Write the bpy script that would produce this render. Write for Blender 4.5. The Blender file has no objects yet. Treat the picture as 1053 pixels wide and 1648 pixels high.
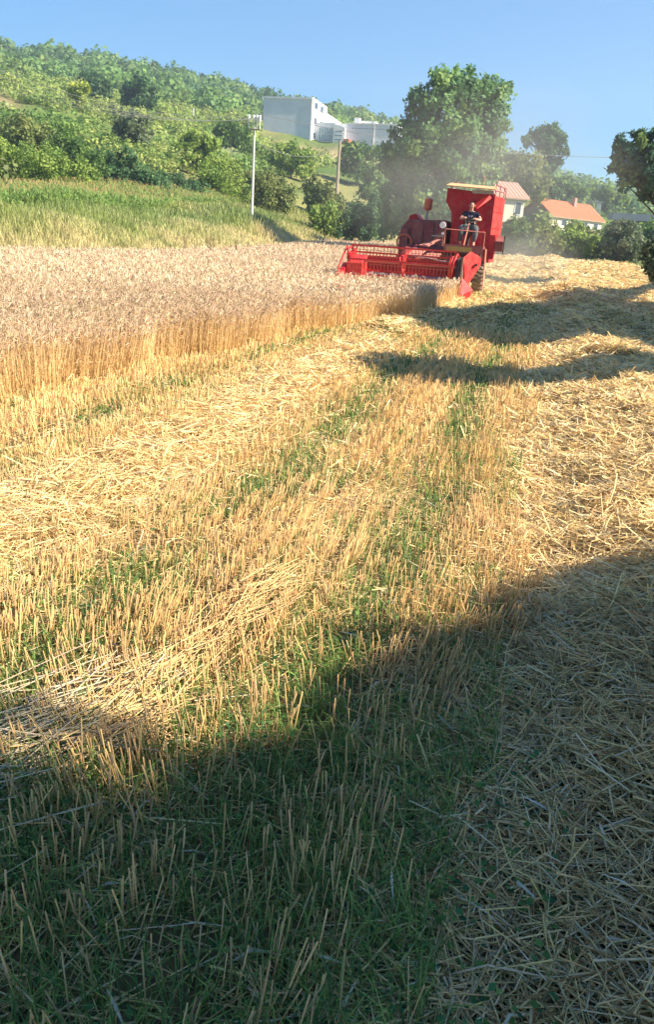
import bpy, math, random
import numpy as np
from mathutils import Vector, Matrix
random.seed(7); RNG = np.random.default_rng(11)
PI = math.pi; R = math.radians
scene = bpy.context.scene
COL = scene.collection

# ------------------------------------------------------------------ camera
CAM_H = 1.6; TILT = 19.2; ROLL = 4.0; YAW = 13.34; FPX = 1250.0; PW, PH = 1053.0, 1648.0
def cam_axes():
    t = R(TILT); y = R(YAW); r = R(ROLL)
    F = np.array([-math.sin(y)*math.cos(t), math.cos(y)*math.cos(t), -math.sin(t)])
    Rt = np.array([math.cos(y), math.sin(y), 0.0]); U = np.cross(Rt, F)
    return F, Rt*math.cos(r)+U*math.sin(r), U*math.cos(r)-Rt*math.sin(r)
CF, CR, CU = cam_axes()
cam = bpy.data.cameras.new('camera'); camo = bpy.data.objects.new('camera', cam); COL.objects.link(camo)
M = Matrix.Identity(4)
for i in range(3):
    M[i][0] = CR[i]; M[i][1] = CU[i]; M[i][2] = -CF[i]
M[2][3] = CAM_H
camo.matrix_world = M
cam.sensor_fit = 'VERTICAL'; cam.sensor_height = 24.0; cam.lens = 24.0*FPX/PH
cam.clip_start = 0.05; cam.clip_end = 6000
scene.camera = camo

# ------------------------------------------------------------------ light and sky
SUN_AZ, SUN_EL = 93.0, 37.0          # azimuth clockwise from the rows' direction (+Y)
SDIR = np.array([math.sin(R(SUN_AZ))*math.cos(R(SUN_EL)), math.cos(R(SUN_AZ))*math.cos(R(SUN_EL)), math.sin(R(SUN_EL))])
w = bpy.data.worlds.new('World'); scene.world = w; w.use_nodes = True
nt = w.node_tree; nt.nodes.clear()
wo = nt.nodes.new('ShaderNodeOutputWorld'); bg = nt.nodes.new('ShaderNodeBackground'); sky = nt.nodes.new('ShaderNodeTexSky')
sky.sky_type = 'NISHITA'; sky.sun_disc = False
sky.sun_elevation = R(SUN_EL); sky.sun_rotation = R(SUN_AZ)
sky.air_density = 1.0; sky.dust_density = 0.15; sky.ozone_density = 3.5; sky.altitude = 300
bg.inputs['Strength'].default_value = 0.06
hs = nt.nodes.new('ShaderNodeHueSaturation'); hs.inputs['Saturation'].default_value = 1.85
nt.links.new(sky.outputs[0], hs.inputs['Color']); nt.links.new(hs.outputs[0], bg.inputs[0]); nt.links.new(bg.outputs[0], wo.inputs[0])
sl = bpy.data.lights.new('sun', 'SUN'); sl.energy = 5.0; sl.angle = R(0.55); sl.color = (1.0, 0.89, 0.71)
so = bpy.data.objects.new('sun', sl); COL.objects.link(so)
so.rotation_euler = Vector(-SDIR).to_track_quat('-Z', 'Y').to_euler()
scene.view_settings.view_transform = 'Standard'; scene.view_settings.look = 'None'
scene.view_settings.exposure = 1.66; scene.view_settings.gamma = 1.0
try: scene.view_settings.use_curve_mapping = False
except Exception: pass
scene.render.engine = 'CYCLES'
scene.cycles.max_bounces = 6; scene.cycles.diffuse_bounces = 3; scene.cycles.transmission_bounces = 3
scene.cycles.volume_step_rate = 2.0; scene.cycles.volume_max_steps = 128

# ------------------------------------------------------------------ picking places from the photograph
def ray(px, py):
    return CF + CR*(px-PW/2)/FPX - CU*(py-PH/2)/FPX
def at(px, py, D):
    d = ray(px, py); t = D/math.hypot(d[0], d[1])
    return np.array([d[0]*t, d[1]*t, CAM_H+d[2]*t])
def ppm(px, py, D):                     # metres per photo pixel at that place
    d = ray(px, py); t = D/math.hypot(d[0], d[1]); return t/FPX

# ------------------------------------------------------------------ noise and terrain
def _hash(ix, iy, s):
    h = (ix*374761393 + iy*668265263 + s*982451653) & 0xffffffff
    h = ((h ^ (h >> 13))*1274126177) & 0xffffffff
    return ((h ^ (h >> 16)) & 0xffff)/65535.0
def vnoise(x, y, s=0):
    x = np.asarray(x, float); y = np.asarray(y, float)
    ix = np.floor(x).astype(np.int64); iy = np.floor(y).astype(np.int64)
    fx = x-ix; fy = y-iy; fx = fx*fx*(3-2*fx); fy = fy*fy*(3-2*fy)
    a = _hash(ix, iy, s); b = _hash(ix+1, iy, s); c = _hash(ix, iy+1, s); d = _hash(ix+1, iy+1, s)
    return a+(b-a)*fx+(c-a)*fy+(a-b-c+d)*fx*fy
def fbm(x, y, s=0, o=3):
    v = 0; a = .5; t = 0
    for k in range(o):
        v = v+a*vnoise(np.asarray(x)*2**k, np.asarray(y)*2**k, s+k); t += a; a *= .5
    return v/t
def sst(a, b, x):
    t = np.clip((np.asarray(x, float)-a)/(b-a), 0, 1); return t*t*(3-2*t)
def gauss(x, c, s): return np.exp(-((x-c)/s)**2)

CP = []
for px, py, D in [(0,347,45),(0,339,58),(0,296,82),(0,215,105),(0,165,145),(0,125,240),(0,84,420),
    (200,353,60),(200,330,76),(200,240,105),(200,185,160),(200,150,260),(200,112,420),
    (400,352,75),(400,322,100),(400,262,150),(400,222,200),(400,190,320),(400,158,440),
    (470,232,205),(500,232,210),(560,229,215),(620,230,220),(480,180,440),
    (560,372,100),(560,300,150),(560,203,330),(560,190,450),
    (650,385,100),(650,300,160),(650,240,225),(650,210,440),
    (750,393,105),(750,330,170),(750,245,400),
    (830,400,105),(830,352,160),(830,310,260),(830,272,400),
    (900,404,105),(900,372,160),(900,336,260),(900,305,400),
    (1000,408,108),(1000,385,165),(1000,355,260),(1000,335,400),
    (1200,418,110),(1300,400,300),(-300,330,60),(-300,200,120),(-300,80,300)]:
    CP.append(at(px, py, D))
for x, y, z in [(-19.5,v,0.0) for v in (-40,-10,0,10,20,30,45)] + [(-20,65,.7),(-21,88,1.3),(-12,98,1.5),(0,98,1.4),(9,98,1.4),(9,60,.6),(9,30,0),(9,0,0),(9,-40,0),(0,-60,0),(-10,-60,0),(60,0,2),(60,60,3),(150,-100,8),(-100,-60,25),(0,-300,10),(300,300,25),(-900,300,70),(-500,900,60),(0,1000,20),(500,900,15),(900,0,10),(0,-900,10),(-700,-700,30)]:
    CP.append(np.array([x, y, z]))
CP = np.array(CP)
_d = np.hypot(CP[:,None,0]-CP[None,:,0], CP[:,None,1]-CP[None,:,1])
_n = len(CP); _A = np.zeros((_n+1,_n+1)); _A[:_n,:_n] = _d + np.eye(_n)*-1.5; _A[:_n,_n] = 1; _A[_n,:_n] = 1
_W = np.linalg.solve(_A, np.append(CP[:,2], 0))
def rbf(x, y):
    x = np.asarray(x, float).ravel(); y = np.asarray(y, float).ravel(); out = np.empty(len(x))
    for i in range(0, len(x), 20000):
        d = np.hypot(x[i:i+20000,None]-CP[None,:,0], y[i:i+20000,None]-CP[None,:,1])
        out[i:i+20000] = d@_W[:_n]+_W[_n]
    return out
def field_z(x, y):
    z = 1.35*sst(34, 98, y)
    lump = .7+.6*fbm(x*1.1, y*.9, 5)
    z = z + .24*gauss(x, 1.35, .85)*lump                                 # windrow on the right
    z = z + .07*gauss(x, -2.65, .5)*lump                                 # flat straw band
    z = z + .05*(fbm(x*2.3, y*2.3, 9)-.5) - .035*gauss(x, -1.6, .2) - .03*gauss(x, -.55, .22) - .03*gauss(x,-3.4,.2)
    z = z + .10*gauss(x, 1.3, .95)*(fbm(x*3.2, y*3.2, 15)-.45)*2
    far = sst(13, 20, y)
    z = z + far*.30*np.maximum(0, fbm(x*.55+3, y*.42, 21)-.5)*2.0*sst(-3.0, -1.5, x)
    for hx, hy, hr, hh in [(-1.2,19.6,1.0,.30),(-2.45,14.3,.5,.20),(2.6,19.2,1.6,.34),(1.4,12.4,.7,.16),(.6,33,1.4,.3),(3.2,52,2.4,.4),(5.4,56,2.0,.4),(2.0,62,2.5,.35),(6,66,2.5,.4)]:
        z = z + hh*np.exp(-((x-hx)**2/(hr*hr)+(y-hy)**2/(hr*hr*.5)))
    return z
def hz(x, y):
    x = np.atleast_1d(np.asarray(x, float)); y = np.atleast_1d(np.asarray(y, float))
    u = np.maximum.reduce([-19.5-.02*np.maximum(y-30,0)-x, x-9.5, y-98, -8-y])
    m = sst(0, 5, u)
    zf = np.zeros_like(x); k = m < 1
    if k.any(): zf[k] = field_z(x[k], y[k])
    zr = np.zeros_like(x); k2 = m > 0
    if k2.any(): zr[k2] = np.maximum(rbf(x[k2], y[k2]), -2) + 0.02*np.minimum(u[k2],40)*(fbm(x[k2]*.08, y[k2]*.08, 3)-.5)*4
    return zf*(1-m)+zr*m
def z1(x, y): return float(hz(x, y)[0])

# ------------------------------------------------------------------ materials
def mat(name, col, rough=.6, var=.12, scale=8, attr=False, transl=0., dirt=None, metal=0., bump=0., spec=.5, col2=None):
    m = bpy.data.materials.new(name); m.use_nodes = True; t = m.node_tree; N = t.nodes; L = t.links
    b = N['Principled BSDF']; out = N['Material Output']
    b.inputs['Roughness'].default_value = rough; b.inputs['Metallic'].default_value = metal
    b.inputs['Specular IOR Level'].default_value = spec
    tc = N.new('ShaderNodeTexCoord'); no = N.new('ShaderNodeTexNoise'); no.inputs['Scale'].default_value = scale
    no.inputs['Detail'].default_value = 6; no.inputs['Roughness'].default_value = .65
    L.new(tc.outputs['Object'], no.inputs['Vector'])
    if attr:
        a = N.new('ShaderNodeAttribute'); a.attribute_name = 'Col'; src = a.outputs['Color']
    else:
        a = N.new('ShaderNodeRGB'); a.outputs[0].default_value = (*col, 1); src = a.outputs[0]
    mr = N.new('ShaderNodeMapRange'); mr.inputs['From Min'].default_value = .3; mr.inputs['From Max'].default_value = .7
    mr.inputs['To Min'].default_value = 1-var; mr.inputs['To Max'].default_value = 1+var
    L.new(no.outputs['Fac'], mr.inputs['Value'])
    mx = N.new('ShaderNodeVectorMath'); mx.operation = 'SCALE'
    L.new(src, mx.inputs[0]); L.new(mr.outputs[0], mx.inputs['Scale']); c = mx.outputs[0]
    if dirt:
        n2 = N.new('ShaderNodeTexNoise'); n2.inputs['Scale'].default_value = dirt[2]; n2.inputs['Detail'].default_value = 8; n2.inputs['Roughness'].default_value = .7
        L.new(tc.outputs['Object'], n2.inputs['Vector'])
        r2 = N.new('ShaderNodeMapRange'); r2.inputs['From Min'].default_value = .42; r2.inputs['From Max'].default_value = .72
        r2.inputs['To Max'].default_value = dirt[1]; L.new(n2.outputs['Fac'], r2.inputs['Value'])
        mm = N.new('ShaderNodeMix'); mm.data_type = 'RGBA'; mm.inputs['B'].default_value = (*dirt[0], 1)
        L.new(r2.outputs[0], mm.inputs['Factor']); L.new(c, mm.inputs['A']); c = mm.outputs['Result']
    L.new(c, b.inputs['Base Color'])
    if bump:
        bp = N.new('ShaderNodeBump'); bp.inputs['Strength'].default_value = bump; bp.inputs['Distance'].default_value = .02
        L.new(no.outputs['Fac'], bp.inputs['Height']); L.new(bp.outputs[0], b.inputs['Normal'])
    if transl:
        tr = N.new('ShaderNodeBsdfTranslucent'); L.new(c, tr.inputs['Color'])
        ms = N.new('ShaderNodeMixShader'); ms.inputs[0].default_value = transl
        L.new(b.outputs[0], ms.inputs[1]); L.new(tr.outputs[0], ms.inputs[2]); L.new(ms.outputs[0], out.inputs['Surface'])
    return m
DUST = (.40, .30, .18)
MT = dict(
    ground=mat('soil_and_turf', (0,0,0), .95, .3, 1.7, attr=True, spec=.1, bump=.3),
    straw=mat('straw', (0,0,0), .55, .1, 6, attr=True, transl=.25, spec=.35),
    leaf=mat('leaves', (0,0,0), .6, .15, .6, attr=True, transl=.42, spec=.25),
    bark=mat('bark', (.12,.09,.065), .9, .35, 9, bump=.6, spec=.1),
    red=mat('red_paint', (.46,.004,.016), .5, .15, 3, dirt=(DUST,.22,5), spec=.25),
    redlit=mat('sunlit_red_paint', (.56,.022,.026), .5, .14, 3, dirt=(DUST,.22,6), spec=.3),  # lighter copy of the red for sunlit parts, sunlight put into the colour
    dullred=mat('shaded_worn_red_paint', (.22,.035,.04), .6, .2, 3, dirt=(DUST,.35,2)),  # worn red, darkened as well for the shade on the body
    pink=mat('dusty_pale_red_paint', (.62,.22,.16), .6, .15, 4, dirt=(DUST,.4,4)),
    black=mat('black_steel', (.02,.018,.018), .6, .2, 4, dirt=(DUST,.3,3)),
    steel=mat('bare_steel', (.42,.40,.38), .45, .15, 5, metal=.6, dirt=(DUST,.4,4)),
    tan=mat('tan_canvas', (.66,.36,.17), .8, .1, 3),
    yellow=mat('yellow_board', (.42,.30,.06), .6, .15, 5, dirt=((.1,.04,.03),.6,5)),
    rubber=mat('tyre_rubber', (.22,.17,.11), .9, .2, 9, dirt=((.55,.45,.30),1.0,2)),
    rim=mat('dusty_wheel_rim', (.62,.50,.32), .7, .15, 6, dirt=(DUST,.6,4)),
    lamp=mat('lamp_glass', (.75,.75,.72), .25, .05, 4),
    orange=mat('orange_red_paint', (.55,.12,.06), .6, .15, 5, dirt=(DUST,.3,4)),
    skin=mat('skin', (.52,.28,.20), .55, .05, 8), navy=mat('navy_cotton', (.012,.016,.04), .9, .2, 9, spec=.2),
    trousers=mat('grey_trousers', (.11,.115,.12), .9, .25, 9, spec=.2), white=mat('white_print', (.75,.75,.75), .8, .05, 4), hair=mat('dark_hair', (.03,.02,.02), .8),
    wallw=mat('white_render', (.78,.77,.74), .85, .06, .5, dirt=((.45,.43,.40),.35,.4)),
    wallg=mat('grey_and_shaded_wall', (.60,.62,.66), .85, .06, .4, dirt=((.35,.35,.36),.3,.3)),  # plain grey walls; also carries the shade on the white factory's front
    glass=mat('dark_window_glass', (.05,.07,.09), .12, .1, 2), glassb=mat('pale_blue_glazing', (.25,.33,.36), .15, .15, 1),
    roofo=mat('orange_roof_tiles', (.55,.17,.075), .8, .15, 3, dirt=((.30,.10,.05),.4,2), bump=.3),
    roofp=mat('faded_pink_roof_tiles', (.58,.30,.22), .8, .12, 3, dirt=((.4,.25,.2),.4,2)),
    brick=mat('hollow_brick_wall', (.36,.22,.17), .9, .12, 4, dirt=((.42,.33,.28),.5,2)),
    cream=mat('cream_render', (.66,.58,.46), .85, .08, 1),
    roofg=mat('grey_sheet_roof', (.30,.31,.33), .7, .12, 1.2), dark=mat('dark_opening', (.03,.03,.03), .9),
    concrete=mat('pale_concrete', (.58,.56,.52), .9, .1, 3), wood=mat('grey_wood', (.30,.24,.17), .9, .2, 4),
    wire=mat('wire', (.12,.12,.13), .6), porcelain=mat('white_porcelain', (.8,.8,.8), .3, .05, 4),
)

# ------------------------------------------------------------------ object helpers
def empty(name, loc=(0,0,0), rz=0):
    o = bpy.data.objects.new(name, None); COL.objects.link(o); o.location = loc; o.rotation_euler = (0,0,rz); o.empty_display_size = .3; return o
def tag(o, label=None, cat=None, group=None, kind=None):
    for k, v in (('label',label),('category',cat),('group',group),('kind',kind)):
        if v: o[k] = v
    return o
def np_mesh(name, V, Fq, m, parent=None, col=None, smooth=False):
    """V (n,3), Fq (k,s) index array with s = 3 or 4"""
    me = bpy.data.meshes.new(name); V = np.ascontiguousarray(V, np.float32); Fq = np.ascontiguousarray(Fq, np.int32); s = Fq.shape[1]
    me.vertices.add(len(V)); me.vertices.foreach_set('co', V.ravel())
    me.loops.add(Fq.size); me.loops.foreach_set('vertex_index', Fq.ravel())
    me.polygons.add(len(Fq)); me.polygons.foreach_set('loop_start', np.arange(0, Fq.size, s, dtype=np.int32))
    me.update(calc_edges=True)
    if col is not None:
        a = me.attributes.new('Col', 'FLOAT_COLOR', 'POINT')
        c = np.ones((len(V),4), np.float32); c[:,:3] = np.clip(col,0,1); a.data.foreach_set('color', c.ravel())
    if smooth: me.polygons.foreach_set('use_smooth', np.ones(len(Fq), bool))
    me.materials.append(m)
    o = bpy.data.objects.new(name, me); COL.objects.link(o)
    if parent: o.parent = parent
    return o
class Cloud:
    """many little quads in one mesh"""
    def __init__(s): s.V = []; s.F = []; s.C = []; s.n = 0
    def add(s, V, F, C):
        if len(V) == 0: return
        s.V.append(V); s.F.append(F+s.n); s.C.append(C); s.n += len(V)
    def ribbons(s, P, wd, side, col, ctip=None):
        # P (n,k,3) path points, wd (n,k), side (n,3), col (n,3)
        n, k, _ = P.shape
        if n == 0: return
        a = P-side[:,None,:]*wd[:,:,None]*.5; b = P+side[:,None,:]*wd[:,:,None]*.5
        V = np.stack([a,b], 2).reshape(-1,3)
        base = (np.arange(n)*k*2)[:,None]; j = np.arange(k-1)[None,:]*2
        F = np.stack([base+j, base+j+1, base+j+3, base+j+2], -1).reshape(-1,4)
        t = np.linspace(0,1,k)[None,:,None]
        C = col[:,None,:]*(1-t)+(col if ctip is None else ctip)[:,None,:]*t
        s.add(V, F, np.repeat(C.reshape(-1,3), 2, 0))
    def tubes(s, A, B, r0, r1, col, ccap=None, sides=5, cap=True):
        n = len(A)
        if n == 0: return
        d = B-A; d = d/np.linalg.norm(d,axis=1,keepdims=True)
        h = np.where(np.abs(d[:,2:3])>.9, np.array([[1.,0,0]]), np.array([[0,0,1.]]))
        u = np.cross(d,h); u /= np.linalg.norm(u,axis=1,keepdims=True); v = np.cross(d,u)
        an = np.arange(sides)*2*PI/sides
        ring = u[:,None,:]*np.cos(an)[None,:,None]+v[:,None,:]*np.sin(an)[None,:,None]
        V = np.concatenate([A[:,None]+ring*r0[:,None,None], B[:,None]+ring*r1[:,None,None]],1)
        base = (np.arange(n)*2*sides)[:,None]; j = np.arange(sides)[None,:]; j2 = (j+1)%sides
        F = np.stack([base+j, base+j2, base+j2+sides, base+j+sides], -1).reshape(-1,4)
        C = np.repeat(col[:,None],2*sides,1)
        if cap and sides >= 4:
            q = (base+sides+np.array([[0,1,2,3]])); F = np.concatenate([F,q])
        s.add(V.reshape(-1,3), F, C.reshape(-1,3))
    def leaves(s, P, N, sz, col, asp=.6):
        n = len(P)
        if n == 0: return
        r = RNG.normal(size=(n,3)); u = np.cross(N,r); u /= np.linalg.norm(u,axis=1,keepdims=True)+1e-9; v = np.cross(N,u)
        z = sz[:,None]; mid = P+u*z*.5
        V = np.stack([P, mid+v*z*asp*.5, P+u*z, mid-v*z*asp*.5],1).reshape(-1,3)
        F = (np.arange(n)*4)[:,None]+np.array([[0,1,2,3]])
        s.add(V, F, np.repeat(col,4,0))
    def build(s, name, m, parent=None):
        return np_mesh(name, np.concatenate(s.V), np.concatenate(s.F), m, parent, np.concatenate(s.C))
def hsvar(n, base, dv=.15, dh=.06):
    base = np.array(base, float); k = 1+RNG.uniform(-dv,dv,(n,1)); return base*k*(1+RNG.uniform(-dh,dh,(n,3)))
def unit(v): return v/(np.linalg.norm(v,axis=-1,keepdims=True)+1e-9)

class MB:
    """hand-modelled pieces, world coordinates, built relative to an origin"""
    def __init__(s, o=(0,0,0)): s.v = []; s.f = []; s.o = Vector(o)
    def _add(s, vs, fs):
        b = len(s.v); s.v += [tuple(Vector(p)-s.o) for p in vs]; s.f += [tuple(b+i for i in f) for f in fs]; return s
    def box(s, x0,x1,y0,y1,z0,z1):
        vs = [(x,y,z) for z in (z0,z1) for y in (y0,y1) for x in (x0,x1)]
        return s._add(vs, [(0,2,3,1),(4,5,7,6),(0,1,5,4),(2,6,7,3),(0,4,6,2),(1,3,7,5)])
    def prism(s, poly, axis, a, b):
        # polygon in the two other axes (in x,y,z order), extruded on axis from a to b
        def mk(p, t):
            q = list(p); q.insert(axis, t); return tuple(q)
        n = len(poly); vs = [mk(p,a) for p in poly]+[mk(p,b) for p in poly]
        fs = [tuple(range(n-1,-1,-1)), tuple(range(n,2*n))]+[(i,(i+1)%n,(i+1)%n+n,i+n) for i in range(n)]
        return s._add(vs, fs)
    def hexa(s, p8):
        return s._add(p8, [(0,3,2,1),(4,5,6,7),(0,1,5,4),(1,2,6,5),(2,3,7,6),(3,0,4,7)])
    def sheet(s, p, th):
        p = [Vector(q) for q in p]; nn = (p[1]-p[0]).cross(p[2]-p[0]).normalized()*th; n = len(p)
        return s._add([tuple(q) for q in p]+[tuple(q+nn) for q in p], [tuple(range(n-1,-1,-1)), tuple(range(n,2*n))]+[(i,(i+1)%n,(i+1)%n+n,i+n) for i in range(n)])
    def tube(s, pts, r, sides=8, caps=True):
        pts = [Vector(p) for p in pts]; rs = r if isinstance(r,(list,tuple)) else [r]*len(pts); vs = []; fs = []
        prev = None
        for i, p in enumerate(pts):
            d = (pts[min(i+1,len(pts)-1)]-pts[max(i-1,0)]).normalized()
            if prev is None: u = d.orthogonal().normalized()
            else: u = (prev-d*prev.dot(d)).normalized()
            prev = u; v = d.cross(u)
            for k in range(sides):
                a = 2*PI*k/sides; vs.append(tuple(p+(u*math.cos(a)+v*math.sin(a))*rs[i]))
        for i in range(len(pts)-1):
            for k in range(sides): fs.append((i*sides+k, i*sides+(k+1)%sides, (i+1)*sides+(k+1)%sides, (i+1)*sides+k))
        if caps: fs += [tuple(range(sides-1,-1,-1)), tuple((len(pts)-1)*sides+k for k in range(sides))]
        return s._add(vs, fs)
    def ring(s, c, axis, Rr, r, n=28, sides=6):
        c = Vector(c); vs = []; fs = []
        ax = [Vector((1,0,0)),Vector((0,1,0)),Vector((0,0,1))]; A = ax[axis]; U = ax[(axis+1)%3]; W = ax[(axis+2)%3]
        for i in range(n):
            a = 2*PI*i/n; d = U*math.cos(a)+W*math.sin(a)
            for k in range(sides):
                b = 2*PI*k/sides; vs.append(tuple(c+d*(Rr+r*math.cos(b))+A*r*math.sin(b)))
        for i in range(n):
            for k in range(sides): fs.append((i*sides+k, ((i+1)%n)*sides+k, ((i+1)%n)*sides+(k+1)%sides, i*sides+(k+1)%sides))
        return s._add(vs, fs)
    def build(s, name, m, parent=None, smooth=False, bevel=0):
        me = bpy.data.meshes.new(name); me.from_pydata(s.v, [], s.f); me.materials.append(m); me.update()
        if smooth: me.polygons.foreach_set('use_smooth', [True]*len(me.polygons))
        o = bpy.data.objects.new(name, me); COL.objects.link(o)
        if parent: o.parent = parent
        if bevel:
            b = o.modifiers.new('bevel','BEVEL'); b.width = bevel; b.segments = 2; b.limit_method = 'ANGLE'
        return o

# ------------------------------------------------------------------ ground sheet
def azr(x, y): return np.degrees(np.arctan2(x, y))
def zones(x, y):
    """base colour of the bare ground by place: soil and chaff in the field, turf on the slope"""
    n = len(x); u = np.maximum.reduce([-19.5-.02*np.maximum(y-30,0)-x, x-9.5, y-98])
    inf = (1-sst(-.5, 1.0, u))[:,None]
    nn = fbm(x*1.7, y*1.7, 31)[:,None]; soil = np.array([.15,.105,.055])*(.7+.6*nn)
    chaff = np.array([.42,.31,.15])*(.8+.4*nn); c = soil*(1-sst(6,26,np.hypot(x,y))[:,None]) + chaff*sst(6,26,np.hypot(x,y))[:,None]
    g1 = np.array([.10,.155,.035]); g2 = np.array([.24,.23,.085]); g3 = np.array([.055,.10,.03])
    a = fbm(x*.05, y*.05, 41)[:,None]; b = fbm(x*.17, y*.17, 47)[:,None]
    hill = g1*(1-sst(.45,.62,a))+g2*sst(.45,.62,a); hill = hill*(1-sst(.5,.7,b)*.6)+g3*sst(.5,.7,b)*.6
    D = np.hypot(x,y); az = azr(x,y)
    p = (gauss(az,-36.6,1.8)*gauss(D,150,13))[:,None]; hill = hill*(1-.9*p)+np.array([.36,.22,.15])*p*.9       # bare reddish field
    p = (gauss(az,-22.5,2.3)*gauss(D,150,20))[:,None]; hill = hill*(1-p)+np.array([.20,.24,.10])*p             # mown meadow patch
    p = (gauss(az,-13.5,6)*gauss(D,196,7))[:,None]; hill = hill*(1-p)+np.array([.38,.28,.16])*p            # yard under the factory
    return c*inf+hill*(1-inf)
def make_ground():
    a1 = np.arange(-46, 28.01, .36); a2 = np.linspace(28, 314, 73)[1:-1]
    az = np.radians(np.concatenate([a1, a2])); rr = np.concatenate([[.25], np.geomspace(.7, 60, 210), np.geomspace(60, 4000, 100)[1:]])
    A, D = np.meshgrid(az, rr); x = (D*np.sin(A)).ravel(); y = (D*np.cos(A)).ravel(); z = hz(x, y)
    z = z + sst(700,1500,np.hypot(x,y))*(-10)
    na = len(az); nr = len(rr); i = np.arange(nr-1)[:,None]*na; j = np.arange(na)[None,:]; j2 = (j+1)%na
    F = np.stack([i+j, i+j2, i+na+j2, i+na+j], -1).reshape(-1,4)
    V = np.stack([x,y,z],1); C = zones(x,y)
    # centre cap
    V = np.vstack([V, [[0,0,z1(0,0)]]]); C = np.vstack([C, C[:1]]); c = len(V)-1
    k = np.arange(0,na-1,2); F2 = np.stack([np.full(len(k),c), (k+2)%na, (k+1)%na, k], -1)
    return np_mesh('ground', V, np.vstack([F, F2]), MT['ground'], None, C, smooth=True)
tag(make_ground(), None, None, None, 'structure')


# ------------------------------------------------------------------ scatter
def wheat_edge(v):
    e = np.where(v < 18.1, np.interp(v, [0,6,8,10,14,18], [-5.0,-4.66,-4.32,-4.16,-3.88,-3.2]), -2.5)
    return e + .10*np.sin(v*1.3)+.08*np.sin(v*3.1+1)+.05*np.sin(v*7.7)
def in_wheat(x, v):
    return (x < wheat_edge(v)) & (x > -19.5-.02*np.maximum(v-30,0)) & (v < 96) & ~((x > -6.7) & (v > 28.0))
def scatter(Nf, d0, d1, a0, a1, seed=0):
    """Nf(d) = number per square metre at distance d, over a wedge of directions"""
    g = np.linspace(d0, d1, 800); w_ = Nf(g)*g; cdf = np.concatenate([[0], np.cumsum((w_[1:]+w_[:-1])*.5*np.diff(g))])
    tot = int(cdf[-1]*R(a1-a0)); d = np.interp(RNG.uniform(0,cdf[-1],tot), cdf, g); a = np.radians(RNG.uniform(a0,a1,tot))
    return d*np.sin(a), d*np.cos(a), d
TRK = [(-3.60,.24),(-3.08,.09),(-1.62,.26),(-.50,.24)]
def track(x, y=0):
    t = 0
    for c, s_ in TRK: t = np.maximum(t, gauss(x+.06*np.sin(np.asarray(y)*.8), c, s_))
    return t
def straw_mass(x, y):
    m = 1.0*sst(-.15, .25, x+.22*(1-sst(2.2,3.6,y))+.12*np.sin(y*1.3)+.1*(fbm(x*2,y*2,60)-.5))
    m = np.maximum(m, 1.0*gauss(x+.08*np.sin(y*.9), -2.42, .56))*(1-.9*sst(-3.05,-3.35,x)*(y<16))
    near = 1-sst(14.5, 17.5, y)
    m = m*near + (1-near)*(.75+.25*fbm(x*.6,y*.5,66))
    m = np.maximum(m, .9*gauss(np.hypot(x+2.45,(y-14.3)), 0, .6))
    return np.maximum(m, .42+.5*(fbm(x*1.5,y*1.5,72)-.5)-.3*track(x,y))
STR = np.array([.86,.62,.29]); STRG = np.array([.80,.66,.40])
def straw_cols(n):
    c = hsvar(n, STR, .28, .06); k = RNG.random(n); c[k<.22] = hsvar((k<.22).sum(), STRG, .25, .05); c[k>.9] = hsvar((k>.9).sum(), [.38,.24,.10], .2, .05); return c
def field_clip(x, y): return (x < 9.3) & (y < 97) & ~in_wheat(x, y) & ((x > -6.9) | (y < 28))

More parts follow.
